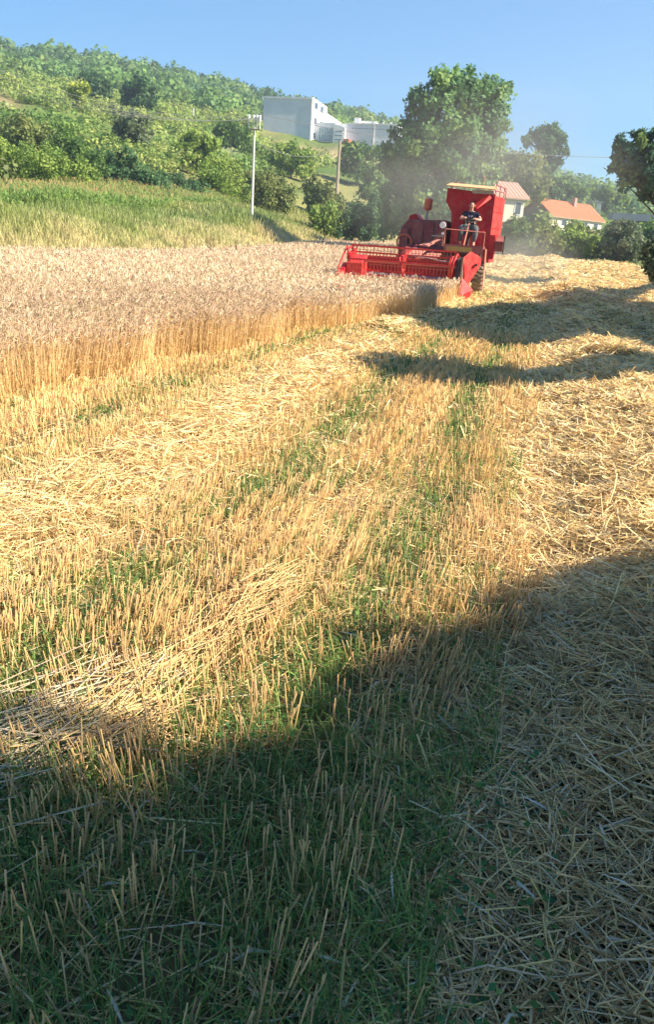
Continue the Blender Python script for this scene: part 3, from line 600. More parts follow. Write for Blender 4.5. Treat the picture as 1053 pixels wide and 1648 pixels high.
# left slope
for nm,px,py,D,ls,c,n,lf,lab in [
  ('dark_bush',250,325,82,[(170,262,24),(195,280,30),(225,290,32),(250,300,28),(205,255,20)],'dark',7000,.26,'dark green bush in the middle of the left slope'),
  ('dark_bush',300,330,86,[(280,295,26),(300,310,24),(262,312,22),(318,305,18)],'dark',5000,.26,'dark bush with black hollow just above the verge grass'),
  ('slope_bush',60,306,74,[(20,270,34),(60,262,36),(100,275,34),(45,290,30),(130,285,28),(0,245,30)],'light',8500,.22,'broad bright green bush above the maize at the left edge'),
  ('slope_bush',120,300,80,[(95,235,28),(130,245,28),(155,265,24),(110,262,26)],'mid',5500,.24,'mid green bush between bright bush and dark bush'),
  ('slope_bush',20,240,88,[(5,215,28),(35,210,28),(65,222,26),(20,240,30)],'olive',5000,.28,'olive bush below the bare earth patch'),
  ('slope_bush',350,335,92,[(340,280,26),(365,270,26),(350,300,28),(375,305,26),(330,300,20)],'light',6000,.26,'yellow green bush left of the pale pole'),
  ('slope_bush',430,345,94,[(400,300,26),(430,295,28),(455,310,24),(420,325,24),(390,320,20)],'olive',6000,.28,'olive bush around the foot of the pale pole'),
  ('slope_bush',215,225,110,[(200,195,24),(222,200,22),(205,215,22)],'grey',3000,.42,'grey green round bush high on the left slope'),
  ('yellow_tree',126,160,150,[(120,146,11),(134,142,10),(128,155,10)],'yellow',1300,.5,'small bright yellow green tree on the left slope'),
  ('slope_tree',235,160,185,[(225,138,20),(210,145,14),(240,150,17)],'dark',2200,.7,'dark round tree near the top of the left slope'),
  ('slope_tree',150,145,190,[(140,128,12),(155,133,14),(168,136,11)],'dark',1500,.7,'dark tree clump just right of the yellow tree'),
  ('slope_tree',375,225,150,[(362,205,14),(380,208,15),(395,215,13),(352,212,10)],'mid',2400,.5,'dense green tree left of the white factory'),
  ('slope_bush',330,250,105,[(315,225,18),(335,235,18),(300,232,16)],'light',2600,.4,'light bush under the thin wire pole'),
  ('slope_bush',520,335,105,[(505,300,18),(525,310,18),(510,325,16),(540,325,16)],'olive',3000,.38,'olive bush below the short wooden pole'),
  ('slope_bush',470,270,140,[(450,250,18),(470,245,18),(490,255,18),(462,265,16)],'light',2600,.5,'light green bush on the slope below the white factory'),
  ('slope_bush',575,270,150,[(560,245,16),(580,240,16),(598,248,16),(575,258,15)],'mid',2600,.5,'green bush right of the short wooden pole'),
  ('slope_bush',590,370,84,[(575,335,16),(595,345,20),(608,325,18),(585,358,18),(560,352,14)],'dark',4500,.28,'dark bush at the left foot of the tall broadleaf tree'),
  ('slope_bush',525,375,92,[(510,345,15),(530,340,18),(542,355,16),(520,360,14)],'light',2800,.32,'light green bush left of the dark bush by the tall tree'),
  ('slope_bush',612,300,120,[(600,280,16),(612,300,18),(600,318,16)],'mid',2400,.42,'green bush just left of the tall tree on the slope')]:
    shrub(px,py,D,ls,n,lf,c,lab,nm,None,'tree' if 'tree' in nm else 'bush')
# ragged skyline trees
k = 0
for px,py,s_ in [(352,135,9),(370,138,8),(385,142,11),(405,146,9),(428,150,10),(478,162,8),(545,178,8),(572,184,9),(588,186,7),(98,80,6),(250,106,6),(325,126,6)]:
    shrub(px,py+16,425,[(px,py,s_),(px+random.uniform(-5,5),py+6,s_*.9)],420,1.35,'dark','small dark tree breaking the skyline of the hill','skyline_tree','small trees along the ridge','tree',.3)
# brown dock stalks at the verge
for px,py,h in [(333,392,20),(338,390,22),(343,392,18),(380,394,14),(400,396,19),(296,391,14)]:
    b = at(px,py,50+random.uniform(-2,2)); z = z1(b[0],b[1]); o = empty('dock_plant',(b[0],b[1],z)); tag(o,'dead red brown dock stalk standing in the verge grass','weed','brown dock stalks in the verge')
    cl = Cloud(); n = 160; t = RNG.uniform(.35,1,n); P = np.stack([RNG.normal(0,.05,n),RNG.normal(0,.05,n),t*1.15],1); cl.leaves(P, unit(RNG.normal(size=(n,3))), np.full(n,.045), hsvar(n,[.16,.075,.035],.25)); tag(cl.build('seed_head',MT['straw'],o),kind='stuff')
    mb = MB((0,0,0)); mb.tube([(0,0,-.1),(.02,0,.6),(.0,.02,1.2)],[.018,.014,.006],5); mb.build('stem',MT['bark'],o)

# trees of the right-hand border: outside the frame, some of them added, they cast the shadow bands over the stubble
def gz_at(px, py, z):
    d = ray(px, py); t = (z-CAM_H)/d[2]; return (d[0]*t, d[1]*t)
def pack(poly, X, spread, nmax, rmax, zr=.1):
    """lobes of a crown standing about x = X whose shadow fills the given patch of ground"""
    a = np.array([SDIR[0],SDIR[1]])/math.hypot(SDIR[0],SDIR[1]); k = SDIR[2]
    T = np.array([[a[0]*k,a[1]*k],[-a[1],a[0]]]); P = np.array(poly)@T.T; Ti = np.linalg.inv(T)
    q = RNG.uniform(P.min(0),P.max(0),(9000,2)); x1,y1 = P[:,0],P[:,1]; x2,y2 = np.roll(x1,-1),np.roll(y1,-1)
    ins = np.zeros(len(q),bool); dist = np.full(len(q),1e9)
    for i in range(len(P)):
        c = (y1[i]>q[:,1])!=(y2[i]>q[:,1]); xi = x1[i]+(q[:,1]-y1[i])*(x2[i]-x1[i])/(y2[i]-y1[i]+1e-12); ins ^= c&(q[:,0]<xi)
        e = np.array([x2[i]-x1[i],y2[i]-y1[i]]); t = np.clip(((q-P[i])@e)/(e@e+1e-12),0,1); dist = np.minimum(dist,np.linalg.norm(q-P[i]-t[:,None]*e,axis=1))
    q = q[ins]; dist = np.minimum(dist[ins],rmax); cov = np.zeros(len(q),bool); out = []
    for _ in range(nmax):
        if cov.all(): break
        j = np.argmax(np.where(cov,-1,dist*RNG.uniform(.9,1,len(q)))); c = q[j]; r = dist[j]
        if r < .08: break
        cov |= np.linalg.norm(q-c,axis=1)<r*.60; g = Ti@c; out.append(shade(g[0],g[1],max(.9,(X+random.uniform(-spread,spread)-g[0])*SDIR[2]/SDIR[0]),r*1.04,zr))
    return out
def shade(sx, sy, h, r, z0=0.0):
    k = (h-z0)/SDIR[2]; return (sx+SDIR[0]*k, sy+SDIR[1]*k, h, r)
TE = math.tan(R(SUN_EL))
edge = [gz_at(*p) for p in ((1053,878,.22),(960,872,.22),(890,876,.2),(840,900,.17),(780,945,.16),(700,975,.10),(620,1018,.08),(520,1070,.08),(440,1130,.08),(370,1192,.08),(290,1240,.08),(180,1255,.08),(90,1240,.08),(0,1185,.08))]
near = pack([(4.6,4.9)]+edge+[(-3.2,2.3),(-3.2,-1.3),(4.6,-1.3)], 8.8, .6, 130, 1.15)
tree('border_or_added_tree',(8.6,1.4),near,56000,.17,'x' and LG['mid'],'unseen broad leafy tree added beside the camera to cast the foreground shadow','tree',None,.22,rough=.22,inner=.1,outer=.86,normal_mix=.3)  # out of view, added and shaped for the shadow at the camera's feet
bandb = pack([gz_at(*p,.1) for p in ((548,563),(620,563),(700,570),(760,577),(800,582),(850,590),(960,592),(1010,588))]+[(2.6,15.5),(6,15.5),(6,9.9)]+[gz_at(*p,.1) for p in ((1053,640),(980,632),(900,624),(800,613),(720,612),(650,605),(600,590))], 9.4, .5, 60, 1.3)
tree('border_or_added_tree',(9.3,12.3),bandb,20000,.24,LG['mid'],'slim tree of the right border, nearest beyond the frame','tree',None,.12,rough=.25,inner=.1,outer=.95)
banda = pack([gz_at(598,461,.5),gz_at(650,456,.5),gz_at(705,456,.5)]+[gz_at(*p,.15) for p in ((715,494),(760,489),(830,486),(900,497),(950,491),(1053,487))]+[(7.5,30),(7.5,15)]+[gz_at(*p,.1) for p in ((1045,568),(1000,562),(900,556),(820,556),(760,548),(700,532),(640,516))]+[gz_at(625,480,.5),gz_at(600,474,.5)], 10.0, .7, 80, 2.0)
tree('border_or_added_tree',(9.9,21.0),banda,32000,.34,LG['mid'],'broad tree of the right border, second beyond the frame','tree',None,.2,rough=.25,inner=.1,outer=.95)
bandc = pack([gz_at(*p,.75) for p in ((880,460),(930,454),(1000,460),(1050,468),(1050,480),(950,473),(890,468))], 10.8, .6, 40, 1.4)
bandd = pack([gz_at(*p,1.25) for p in ((810,428),(880,428),(990,430),(1045,436),(1045,446),(930,443),(850,441))], 13, .8, 40, 1.8)
tree('border_or_added_tree',(13,72),bandd,9000,.35,LG['mid'],'far tree added at the right border to cast a shadow streak, hidden behind the dark edge tree','tree',None,.2,rough=.4,inner=.1)  # added tree, crown shaped to lay a dark streak on the far stubble
tree('border_or_added_tree',(10.8,43),bandc,9000,.28,LG['mid'],'tree added at the right border to cast a shadow streak, third beyond the frame','tree',None,.2,rough=.25,inner=.1,outer=.95)  # added tree, crown shaped for the nearer of the thin dark streaks

# ------------------------------------------------------------------ combine harvester
RO = (-3.4, 30.0, 0.0)
cb = empty('combine_harvester', RO); tag(cb, 'old red combine harvester cutting the wheat towards the camera', 'combine harvester')
def nb(): return MB(RO)
HX0, HX1 = -6.45, -2.75
# --- header
o = nb(); o.prism([(28.9,1.12),(28.9,.28),(28.0,.16),(27.75,.16),(27.75,.20),(28.0,.22),(28.82,.36),(28.82,1.12)],0,HX0,HX1).build('header_trough',MT['red'],cb,bevel=.01)
nb().box(HX0,HX1,28.78,28.98,1.12,1.22).build('header_beam',MT['redlit'],cb,bevel=.01)
o = nb(); o.tube([(HX0+.1,28.4,.52),(HX1-.1,28.4,.52)],.15,14); a_ = o.build('auger',MT['steel'],cb)
fl = nb()
for i in range(64):     # auger flighting, a screw of short plates
    x = HX0+.15+i*(HX1-HX0-.3)/63; a = i*.9
    for da in (0,.45): 
        c,s = math.cos(a+da),math.sin(a+da); c2,s2 = math.cos(a+da+.45),math.sin(a+da+.45); xx = x+da*.06
        fl.sheet([(xx,28.4+c*.15,.52+s*.15),(xx,28.4+c*.29,.52+s*.29),(xx+.03,28.4+c2*.29,.52+s2*.29),(xx+.03,28.4+c2*.15,.52+s2*.15)],.006)
fl.build('auger_flight',MT['red'],a_)
kb = nb().box(HX0,HX1,27.62,27.75,.13,.17).build('cutter_bar',MT['steel'],cb)
g = nb()
for i in range(49):
    x = HX0+.03+i*(HX1-HX0-.06)/48; g.prism([(27.40,.145),(27.62,.125),(27.62,.165)],0,x-.012,x+.012)
tag(g.build('knife_guards',MT['steel'],kb),kind='stuff')
# end walls of the header
nb().prism([(29.0,1.45),(29.0,.2),(27.2,.12),(27.0,.2),(27.5,.62),(28.1,1.3)],0,HX0-.06,HX0).build('end_wall',MT['red'],cb,bevel=.008)
nb().prism([(29.0,1.35),(29.0,.2),(27.2,.1),(27.25,.45),(28.1,1.2)],0,HX1,HX1+.07).build('end_wall',MT['red'],cb,bevel=.008)
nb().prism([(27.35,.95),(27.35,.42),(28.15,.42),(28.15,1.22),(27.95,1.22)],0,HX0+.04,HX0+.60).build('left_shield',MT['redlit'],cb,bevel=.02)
d = nb(); d.hexa([(-6.62,26.55,.10),(-6.50,26.55,.10),(-6.40,27.6,.10),(-6.62,27.6,.10),(-6.60,26.6,.28),(-6.52,26.6,.28),(-6.42,27.6,.95),(-6.60,27.6,.95)]); d.build('divider',MT['redlit'],cb,bevel=.01)
# right divider: pointed pyramid snout plus dark gap
d = nb(); A=(-2.40,26.9,.18); 
d._add([A,(-2.80,27.55,.42),(-2.42,27.5,.74),(-2.02,27.55,.36),(-2.14,27.55,.0),(-2.62,27.55,.0)],[(0,2,1),(0,3,2),(0,4,3),(0,5,4),(0,1,5),(1,2,3,4,5)])
d.build('divider_snout',MT['redlit'],cb)
nb().tube([(-2.38,26.92,.20),(-2.40,27.52,.69)],.012,6).build('snout_rib',MT['red'],cb)
nb().prism([(27.5,.25),(27.5,1.30),(28.2,1.38),(28.8,1.2),(28.8,.25)],0,-2.66,-2.50).build('dark_gap',MT['black'],cb,bevel=.01)  # black block standing in for the shaded void beside the snout
nb().box(-2.47,-2.43,27.42,27.50,.55,1.36).build('drive_post',MT['pink'],cb)
# sunlit hexagonal belt cover, turned a little to the camera
def cov(y0,y1,pts,nm,m,th=.06):
    x0, x1 = min(p[0] for p in pts), max(p[0] for p in pts)
    o = nb(); vs = [(x, y0+(y1-y0)*(x-x0)/(x1-x0), z) for x,z in pts]; o.sheet(vs,-th); return o.build(nm,m,cb,bevel=.012)
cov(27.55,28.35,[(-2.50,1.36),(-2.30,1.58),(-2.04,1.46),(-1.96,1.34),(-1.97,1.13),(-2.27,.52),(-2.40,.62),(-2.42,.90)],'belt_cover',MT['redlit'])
nb().tube([(-2.05,27.9,1.16),(-2.05,28.05,1.16)],.05,10).build('cover_bolt',MT['black'],cb)
# --- reel: shaft, three spiders, five bats with tines
RY, RZ, RR = 27.75, 1.05, .50
nb().tube([(HX0+.1,RY,RZ),(HX1+.05,RY,RZ)],.05,10).build('reel_shaft',MT['pink'],cb)
BA = [R(90+72*i+14) for i in range(5)]
for x in (-6.30,-4.48,-2.90):
    s = nb()
    for a in BA:
        p = (x,RY+RR*math.cos(a),RZ+RR*math.sin(a)); s.tube([(x,RY,RZ),p],[.03,.022],6)
    for i in range(5):
        a,b = BA[i],BA[(i+1)%5]; s.tube([(x,RY+RR*.62*math.cos(a),RZ+RR*.62*math.sin(a)),(x,RY+RR*.62*math.cos(b),RZ+RR*.62*math.sin(b))],.018,5)
    s.ring((x,RY,RZ),0,.11,.025,14,5); s.build('reel_spider',MT['redlit'],cb)
for a in BA:
    y,z = RY+RR*math.cos(a), RZ+RR*math.sin(a)
    bt = nb().box(HX0+.12,HX1+.02,y-.018,y+.018,z-.03,z+.03).build('reel_bat',MT['redlit'],cb)
    t = nb(); n = 30
    for i in range(n):
        x = HX0+.18+i*(HX1-HX0-.2)/(n-1); t.tube([(x,y,z-.02),(x,y+.015,z-.14),(x,y+.05,z-.31)],[.013,.013,.010],4,False)
    t.tube([(HX0+.14,y+.012,z-.13),(HX1,y+.012,z-.15)],.012,4)
    tag(t.build('reel_tines',MT['orange'],bt),kind='stuff')
for x in (HX0-.02, HX1+.03):   # arms that carry the reel
    nb().tube([(x,29.0,1.30),(x,28.1,1.46),(x,27.72,1.40),(x,RY,RZ)],[.04,.04,.04,.035],8).build('reel_arm',MT['redlit'],cb,smooth=True)
nb().tube([(-2.80,27.45,1.40),(-2.84,27.38,1.15),(-2.86,27.38,.62)],[.035,.035,.03],8).build('guard_rail',MT['redlit'],cb,smooth=True)
nb().tube([(-2.68,27.45,1.44),(-2.76,27.38,1.20),(-2.79,27.38,.70)],[.03,.03,.025],8).build('guard_rail',MT['redlit'],cb,smooth=True)
nb().tube([(-6.55,27.9,1.48),(-6.62,27.3,.95),(-6.66,26.9,.42)],[.035,.035,.03],8).build('guard_rail',MT['redlit'],cb,smooth=True)
nb().tube([(-4.40,27.4,.62),(-4.62,27.55,1.2),(-4.40,28.6,1.5)],[.03,.035,.04],8).build('reel_stay',MT['redlit'],cb,smooth=True)
nb().tube([(-4.30,28.0,1.33),(-3.7,28.0,1.27),(-3.2,28.0,1.20),(-2.9,28.0,1.22)],.018,6).build('hydraulic_hose',MT['steel'],cb,smooth=True)
# --- feeder house with the three sunlit cover plates
nb().prism([(28.98,.35),(28.98,1.05),(30.6,1.75),(30.6,.85)],0,-4.9,-3.5).build('feeder_house',MT['dullred'],cb,bevel=.02)
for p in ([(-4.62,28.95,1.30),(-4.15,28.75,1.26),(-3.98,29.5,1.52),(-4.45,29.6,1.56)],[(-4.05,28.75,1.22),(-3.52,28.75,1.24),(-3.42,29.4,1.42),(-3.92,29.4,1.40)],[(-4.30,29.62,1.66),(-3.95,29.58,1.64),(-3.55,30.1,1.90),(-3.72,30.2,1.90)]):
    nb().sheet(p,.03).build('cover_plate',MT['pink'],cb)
# --- threshing body and engine cowl on the right-hand side of the machine
o = nb(); o.prism([(-5.22,.95),(-5.22,2.05),(-5.12,2.35),(-4.92,2.56),(-3.46,2.60),(-3.46,.95)],1,30.6,35.6).build('threshing_body',MT['dullred'],cb,bevel=.03)
nb().box(-5.16,-4.86,30.44,30.6,1.35,2.25).build('belt_guard',MT['dullred'],cb,bevel=.03)
nb().ring((-4.98,30.42,1.75),1,.27,.035,24).build('pulley',MT['orange'],cb)
nb().box(-4.75,-3.55,30.52,30.6,1.6,2.5).build('front_panel',MT['dullred'],cb,bevel=.02)
nb().box(-3.98,-3.55,30.46,30.5,2.02,2.06).build('grab_handle',MT['steel'],cb)
for x in (-4.32,-3.93): nb().box(x-.012,x+.012,30.49,30.52,1.62,2.48).build('panel_seam',MT['black'],cb)
nb().prism([(-5.05,2.3),(-5.0,2.72),(-4.75,2.80),(-4.6,2.62)],1,31.2,32.6).build('cowl_ridge',MT['red'],cb,bevel=.03)
nb().prism([(35.6,.95),(35.6,2.5),(37.6,2.1),(37.9,1.3),(37.2,.9)],0,-5.1,-2.4).build('straw_hood',MT['red'],cb,bevel=.04)
st = nb().tube([(-4.36,31.3,2.55),(-4.35,31.3,2.98)],.045,10).build('intake_pipe',MT['steel'],cb)
nb().tube([(-4.35,31.3,2.92),(-4.35,31.3,2.98),(-4.34,31.3,3.0),(-4.33,31.3,3.30),(-4.33,31.3,3.36)],[.06,.14,.15,.15,.10],16).build('air_cleaner',MT['orange'],cb,smooth=False)
l = nb().tube([(-3.5,29.62,2.40),(-3.5,29.52,2.40)],[.09,.12],16).build('work_lamp',MT['black'],cb); nb().tube([(-3.5,29.52,2.40),(-3.5,29.50,2.40)],[.115,.105],16).build('lens',MT['lamp'],l)
nb().tube([(-3.5,29.62,2.38),(-3.42,29.66,2.2)],.015,6).build('lamp_stalk',MT['black'],cb)
l = nb().tube([(-3.48,29.60,2.12),(-3.48,29.54,2.12)],.045,12).build('side_lamp',MT['lamp'],cb)
# --- operator platform
PX0,PX1 = -3.38,-1.98
nb().box(PX0,PX1,29.46,30.5,1.68,1.76).build('platform_floor',MT['dullred'],cb,bevel=.01)
nb().box(PX0,PX1,29.42,29.46,1.50,1.78).build('platform_skirt',MT['dullred'],cb)
nb().box(-3.28,-2.38,29.395,29.415,1.55,1.71).build('name_board',MT['yellow'],cb)
nb().box(PX0+.1,PX1-.1,29.9,30.7,1.0,1.66).build('gearbox_housing',MT['black'],cb)
rl = nb(); rl.tube([(PX0,29.48,1.76),(PX0,29.48,2.28),(PX1,29.48,2.24),(PX1,29.48,1.76)],.018,6); rl.tube([(PX0,29.48,2.28),(PX0,30.45,2.28)],.018,6); rl.build('front_railing',MT['pink'],cb)
nb().tube([(-2.1,29.5,1.76),(-2.06,29.5,2.30)],.03,8).build('railing_post',MT['redlit'],cb)
for x in (-3.1,-2.95,-2.82):
    nb().tube([(x,29.75,1.76),(x+.04,29.62,2.33)],[.012,.010],5).build('control_lever',MT['black'],cb)
nb().tube([(-2.70,29.62,1.76),(-2.60,29.80,2.60)],[.028,.028],8).build('steering_column',MT['pink'],cb)
sw = nb(); 
c = Vector((-2.60,29.82,2.63)); n_ = Vector((.05,-.35,.93)).normalized(); u_ = n_.orthogonal().normalized(); v_ = n_.cross(u_)
sw.tube([c+(u_*math.cos(2*PI*i/24)+v_*math.sin(2*PI*i/24))*.22 for i in range(25)],.016,6,False)
for i in range(3): sw.tube([c,c+(u_*math.cos(2*PI*i/3)+v_*math.sin(2*PI*i/3))*.22],.01,5)
sw.build('steering_wheel',MT['black'],cb,smooth=True)
se = nb(); se.box(-2.84,-2.38,30.02,30.42,2.14,2.24); se.box(-2.84,-2.38,30.38,30.46,2.2,2.72); se.build('seat',MT['black'],cb,bevel=.03)
nb().tube([(-2.61,30.2,1.76),(-2.61,30.2,2.16)],.06,8).build('seat_post',MT['black'],cb)
# --- grain tank
o = nb(); o.prism([(-3.60,3.70),(-3.60,3.24),(-3.36,2.88),(-3.30,2.24),(-3.30,1.72),(-1.86,1.72),(-1.86,3.58)],1,30.55,32.4).build('grain_tank',MT['red'],cb,bevel=.02)
o = nb(); zt=3.50
def side(z0,z1,k=0.0):
    p = [(-1.86,30.53),(-1.60,31.05),(-1.58,32.4),(-1.86,32.4)]; q = [(x+(k if i in (1,2) else 0),y) for i,(x,y) in enumerate(p)]
    return [(x,y,z0) for x,y in q]+[(x,y,z1) for x,y in p]
for zlo,zhi,k in ((2.98,3.50,0),(2.42,2.965,0),(2.20,2.405,-.02)):
    nb().hexa(side(zlo,zhi,k)).build('tank_side_panel',MT['redlit'],cb,bevel=.008)
nb().prism([(30.52,2.2),(31.6,2.2),(31.6,1.55),(31.0,1.62),(30.52,1.35)],0,-1.88,-1.66).build('chute',MT['red'],cb,bevel=.01)
nb().prism([(30.40,1.98),(31.2,2.18),(31.2,1.72),(30.45,1.64)],0,-1.64,-1.36).build('side_bracket',MT['dullred'],cb,bevel=.01)
nb().box(-1.35,-1.31,30.38,30.44,1.56,2.20).build('bracket_end',MT['black'],cb)
# recess shapes on the tank front
nb().prism([(-3.52,3.62),(-3.52,3.28),(-3.28,2.9),(-2.3,2.9),(-2.55,3.2),(-2.75,3.62)],1,30.51,30.54).build('front_sheet',MT['red'],cb)
nb().box(-2.68,-1.92,30.50,30.54,3.56,3.68).build('tank_window',MT['steel'],cb)
nb().sheet([(-2.02,30.52,3.54),(-2.62,30.48,3.18),(-2.42,30.14,3.02),(-1.95,30.52,3.44)],.015).build('deflector_sheet',MT['redlit'],cb)
# canopy
cn = nb(); cn.sheet([(-3.62,30.15,3.74),(-1.86,30.15,3.68),(-1.86,31.6,3.86),(-3.62,31.6,3.92)],.035); cn.build('canopy',MT['tan'],cb,bevel=.01)
fr = nb()
for a,b in [((-1.86,30.5,3.5),(-1.86,30.5,3.9)),((-1.58,31.05,3.5),(-1.58,31.05,3.84)),((-1.58,32.3,3.5),(-1.58,32.3,3.84)),((-1.86,30.5,3.88),(-1.58,31.05,3.82)),((-1.58,31.05,3.83),(-1.58,32.3,3.83)),((-1.86,30.5,3.68),(-1.58,31.05,3.66)),((-1.72,30.78,3.5),(-1.72,30.78,3.84))]: fr.tube([a,b],.016,5)
fr.build('top_rail',MT['dullred'],cb)
nb().tube([(-2.4,31.8,4.0),(-2.4,31.8,4.28)],.012,5).build('aerial',MT['tan'],cb)
nb().box(-3.42,-1.9,32.4,35.6,1.2,2.5).build('side_body',MT['red'],cb,bevel=.03)
# --- ladder
la = nb()
for y in (29.55,29.85): la.tube([(-1.90,y,1.70),(-1.84,y-.02,.32)],.02,6)
la.build('ladder_rail',MT['pink'],cb)
for z in (.40,.70,1.0,1.3,1.58): nb().tube([(-1.88,29.54,z),(-1.88,29.86,z)],.018,6).build('ladder_rung',MT['steel'],cb)
# --- wheels
def wheel(x0,x1,y,rad,nm='wheel'):
    xm = (x0+x1)/2; w_ = nb(); prof = [(.0,.55),(.02,.8),(.10,.97),(.25,1.0),(.75,1.0),(.90,.97),(.98,.8),(1.0,.55)]; N = 36; vs=[]; fs=[]
    for i in range(N):
        a = 2*PI*i/N
        for t,k in prof: vs.append((x0+(x1-x0)*t,y+rad*k*math.cos(a),rad+rad*k*math.sin(a)))
    m_ = len(prof)
    for i in range(N):
        for k in range(m_-1): fs.append((i*m_+k,i*m_+k+1,((i+1)%N)*m_+k+1,((i+1)%N)*m_+k))
    w_._add(vs,fs); o = w_.build(nm,MT['rubber'],cb,smooth=True)
    lg = nb()
    for i in range(26):
        a = 2*PI*i/26
        for s_ in (0,1):
            b = a+s_*PI/26; xa = x0+.03 if s_ else xm-.01; xb = xm+.01 if s_ else x1-.03; r0=rad*.99; r1=rad*1.045; da=.045
            P = [(xa,y+r0*math.cos(b-da),rad+r0*math.sin(b-da)),(xb,y+r0*math.cos(b-da+.06),rad+r0*math.sin(b-da+.06)),(xb,y+r0*math.cos(b+da+.06),rad+r0*math.sin(b+da+.06)),(xa,y+r0*math.cos(b+da),rad+r0*math.sin(b+da))]
            Q = [(p[0],y+(p[1]-y)*r1/r0,rad+(p[2]-rad)*r1/r0) for p in P]; lg.hexa(P+Q)
    lg.build('tyre_lugs',MT['rubber'],o)
    rm = nb(); rm.tube([(x0+.10,y,rad),(x1-.10,y,rad)],rad*.5,24); rm.ring((x1-.04,y,rad),0,rad*.53,.025,28); rm.tube([(x1-.10,y,rad),(x1-.02,y,rad)],[rad*.18,rad*.13],12); rm.build('rim',MT['rim'],o)
wheel(-2.32,-1.88,30.95,.62); wheel(-5.35,-4.91,30.95,.62); wheel(-4.9,-4.65,35.4,.38,'rear_wheel'); wheel(-2.6,-2.35,35.4,.38,'rear_wheel')
nb().tube([(-5.1,30.95,.62),(-2.1,30.95,.62)],.09,10).build('front_axle',MT['black'],cb)
nb().tube([(-4.8,35.4,.38),(-2.5,35.4,.38)],.06,8).build('rear_axle',MT['black'],cb)
nb().prism([(30.5,.95),(32.5,.95),(31.9,.55),(30.9,.55)],0,-4.8,-2.4).build('chassis',MT['black'],cb)

# ------------------------------------------------------------------ operator: one skinned body, clothes and hair as children
PO = Vector((-2.61,30.18,1.76))
pr = empty('person', PO); pr.scale = (1.16,1.1,1.08); tag(pr, 'person in dark t-shirt and grey trousers seated at the wheel of the red combine', 'person')
def skinned(name, pts, edges, rad, m, parent, lvl=2, root=0):
    me = bpy.data.meshes.new(name); me.from_pydata([tuple(Vector(p)) for p in pts], edges, []); me.materials.append(m)
    o = bpy.data.objects.new(name, me); COL.objects.link(o); o.parent = parent
    sk = o.modifiers.new('skin','SKIN'); sk.use_smooth_shade = True; su = o.modifiers.new('sub','SUBSURF'); su.levels = lvl; su.render_levels = lvl
    if not me.skin_vertices: me.skin_vertices.new() if hasattr(me.skin_vertices,'new') else None
    if len(me.skin_vertices):
        for i, r in enumerate(rad):
            v = me.skin_vertices[0].data[i]; v.radius = (r,r) if not isinstance(r,tuple) else r; v.use_root = (i == root)
    return o
def vtx(o, names=None): return o
# local coordinates: x to camera right, -y to camera, z up from the platform floor
pel=(0,.06,.56); sp=(0,.10,.76); ch=(0,.06,.95); nk=(0,.04,1.10); n2=(0,.02,1.17); hd=(0,.0,1.26); ht=(0,.01,1.37)
body = [pel,sp,ch,nk,n2,hd,ht,
  (-.10,.04,.54),(-.21,-.36,.58),(-.22,-.40,.34),(-.20,-.36,.10),(-.21,-.47,.05),
  (.10,.04,.54),(.22,-.34,.58),(.23,-.38,.34),(.20,-.34,.10),(.22,-.45,.05),
  (-.19,.05,1.02),(-.31,-.04,.84),(-.17,-.27,.86),(-.13,-.33,.88),
  (.19,.05,1.02),(.32,-.04,.83),(.20,-.27,.84),(.16,-.33,.86)]
ed = [(0,1),(1,2),(2,3),(3,4),(4,5),(5,6),(0,7),(7,8),(8,9),(9,10),(10,11),(0,12),(12,13),(13,14),(14,15),(15,16),(2,17),(17,18),(18,19),(19,20),(2,21),(21,22),(22,23),(23,24)]
rad = [.14,.135,.14,.065,.052,.082,.062,.10,.075,.058,.042,.040,.10,.075,.058,.042,.040,.065,.046,.034,.028,.065,.046,.034,.028]
skinned('body',body,ed,rad,MT['skin'],pr)
skinned('t_shirt',[(0,.07,.60),(0,.10,.76),(0,.06,.95),(0,.045,1.08),(-.19,.05,1.02),(-.27,.0,.90),(.19,.05,1.02),(.27,.0,.90)],[(0,1),(1,2),(2,3),(2,4),(4,5),(2,6),(6,7)],[.155,.155,.16,.075,.078,.062,.078,.062],MT['navy'],pr)
skinned('trousers',[(0,.06,.55),(-.10,.04,.54),(-.21,-.36,.585),(-.22,-.40,.34),(-.20,-.36,.14),(.10,.04,.54),(.22,-.34,.585),(.23,-.38,.34),(.20,-.34,.14)],[(0,1),(1,2),(2,3),(3,4),(0,5),(5,6),(6,7),(7,8)],[.165,.13,.105,.085,.07,.13,.105,.085,.07],MT['trousers'],pr)
for sx in (-1,1):   # hands: palm and five fingers each, curled round the wheel rim; shoes
    hx = -.13 if sx<0 else .16; hy=-.33; hzz=.88 if sx<0 else .86; pts=[(hx,hy,hzz),(hx,hy-.06,hzz+.005)]; e=[(0,1)]; rd=[.026,.034]
    for f in range(4):
        k=len(pts); ox=(f-1.5)*.021; Lf=(.034,.040,.038,.028)[f]; pts+= [(hx+ox,hy-.075,hzz+.004),(hx+ox,hy-.09-Lf*.6,hzz-.004),(hx+ox,hy-.09-Lf*.7,hzz-.034),(hx+ox,hy-.075-Lf*.2,hzz-.045)]; e+=[(1,k),(k,k+1),(k+1,k+2),(k+2,k+3)]; rd+=[.011,.010,.009,.008]
    k=len(pts); pts+=[(hx-sx*.034,hy-.045,hzz-.01),(hx-sx*.045,hy-.075,hzz-.03)]; e+=[(1,k),(k,k+1)]; rd+=[.012,.010]
    skinned('hand',pts,e,rd,MT['skin'],pr,1)
    x0 = -.205 if sx<0 else .21
    skinned('shoe',[(x0,-.34,.06),(x0,-.42,.045),(x0,-.53,.035)],[(0,1),(1,2)],[.05,.046,.034],MT['black'] if sx<0 else MT['skin'],pr,1)
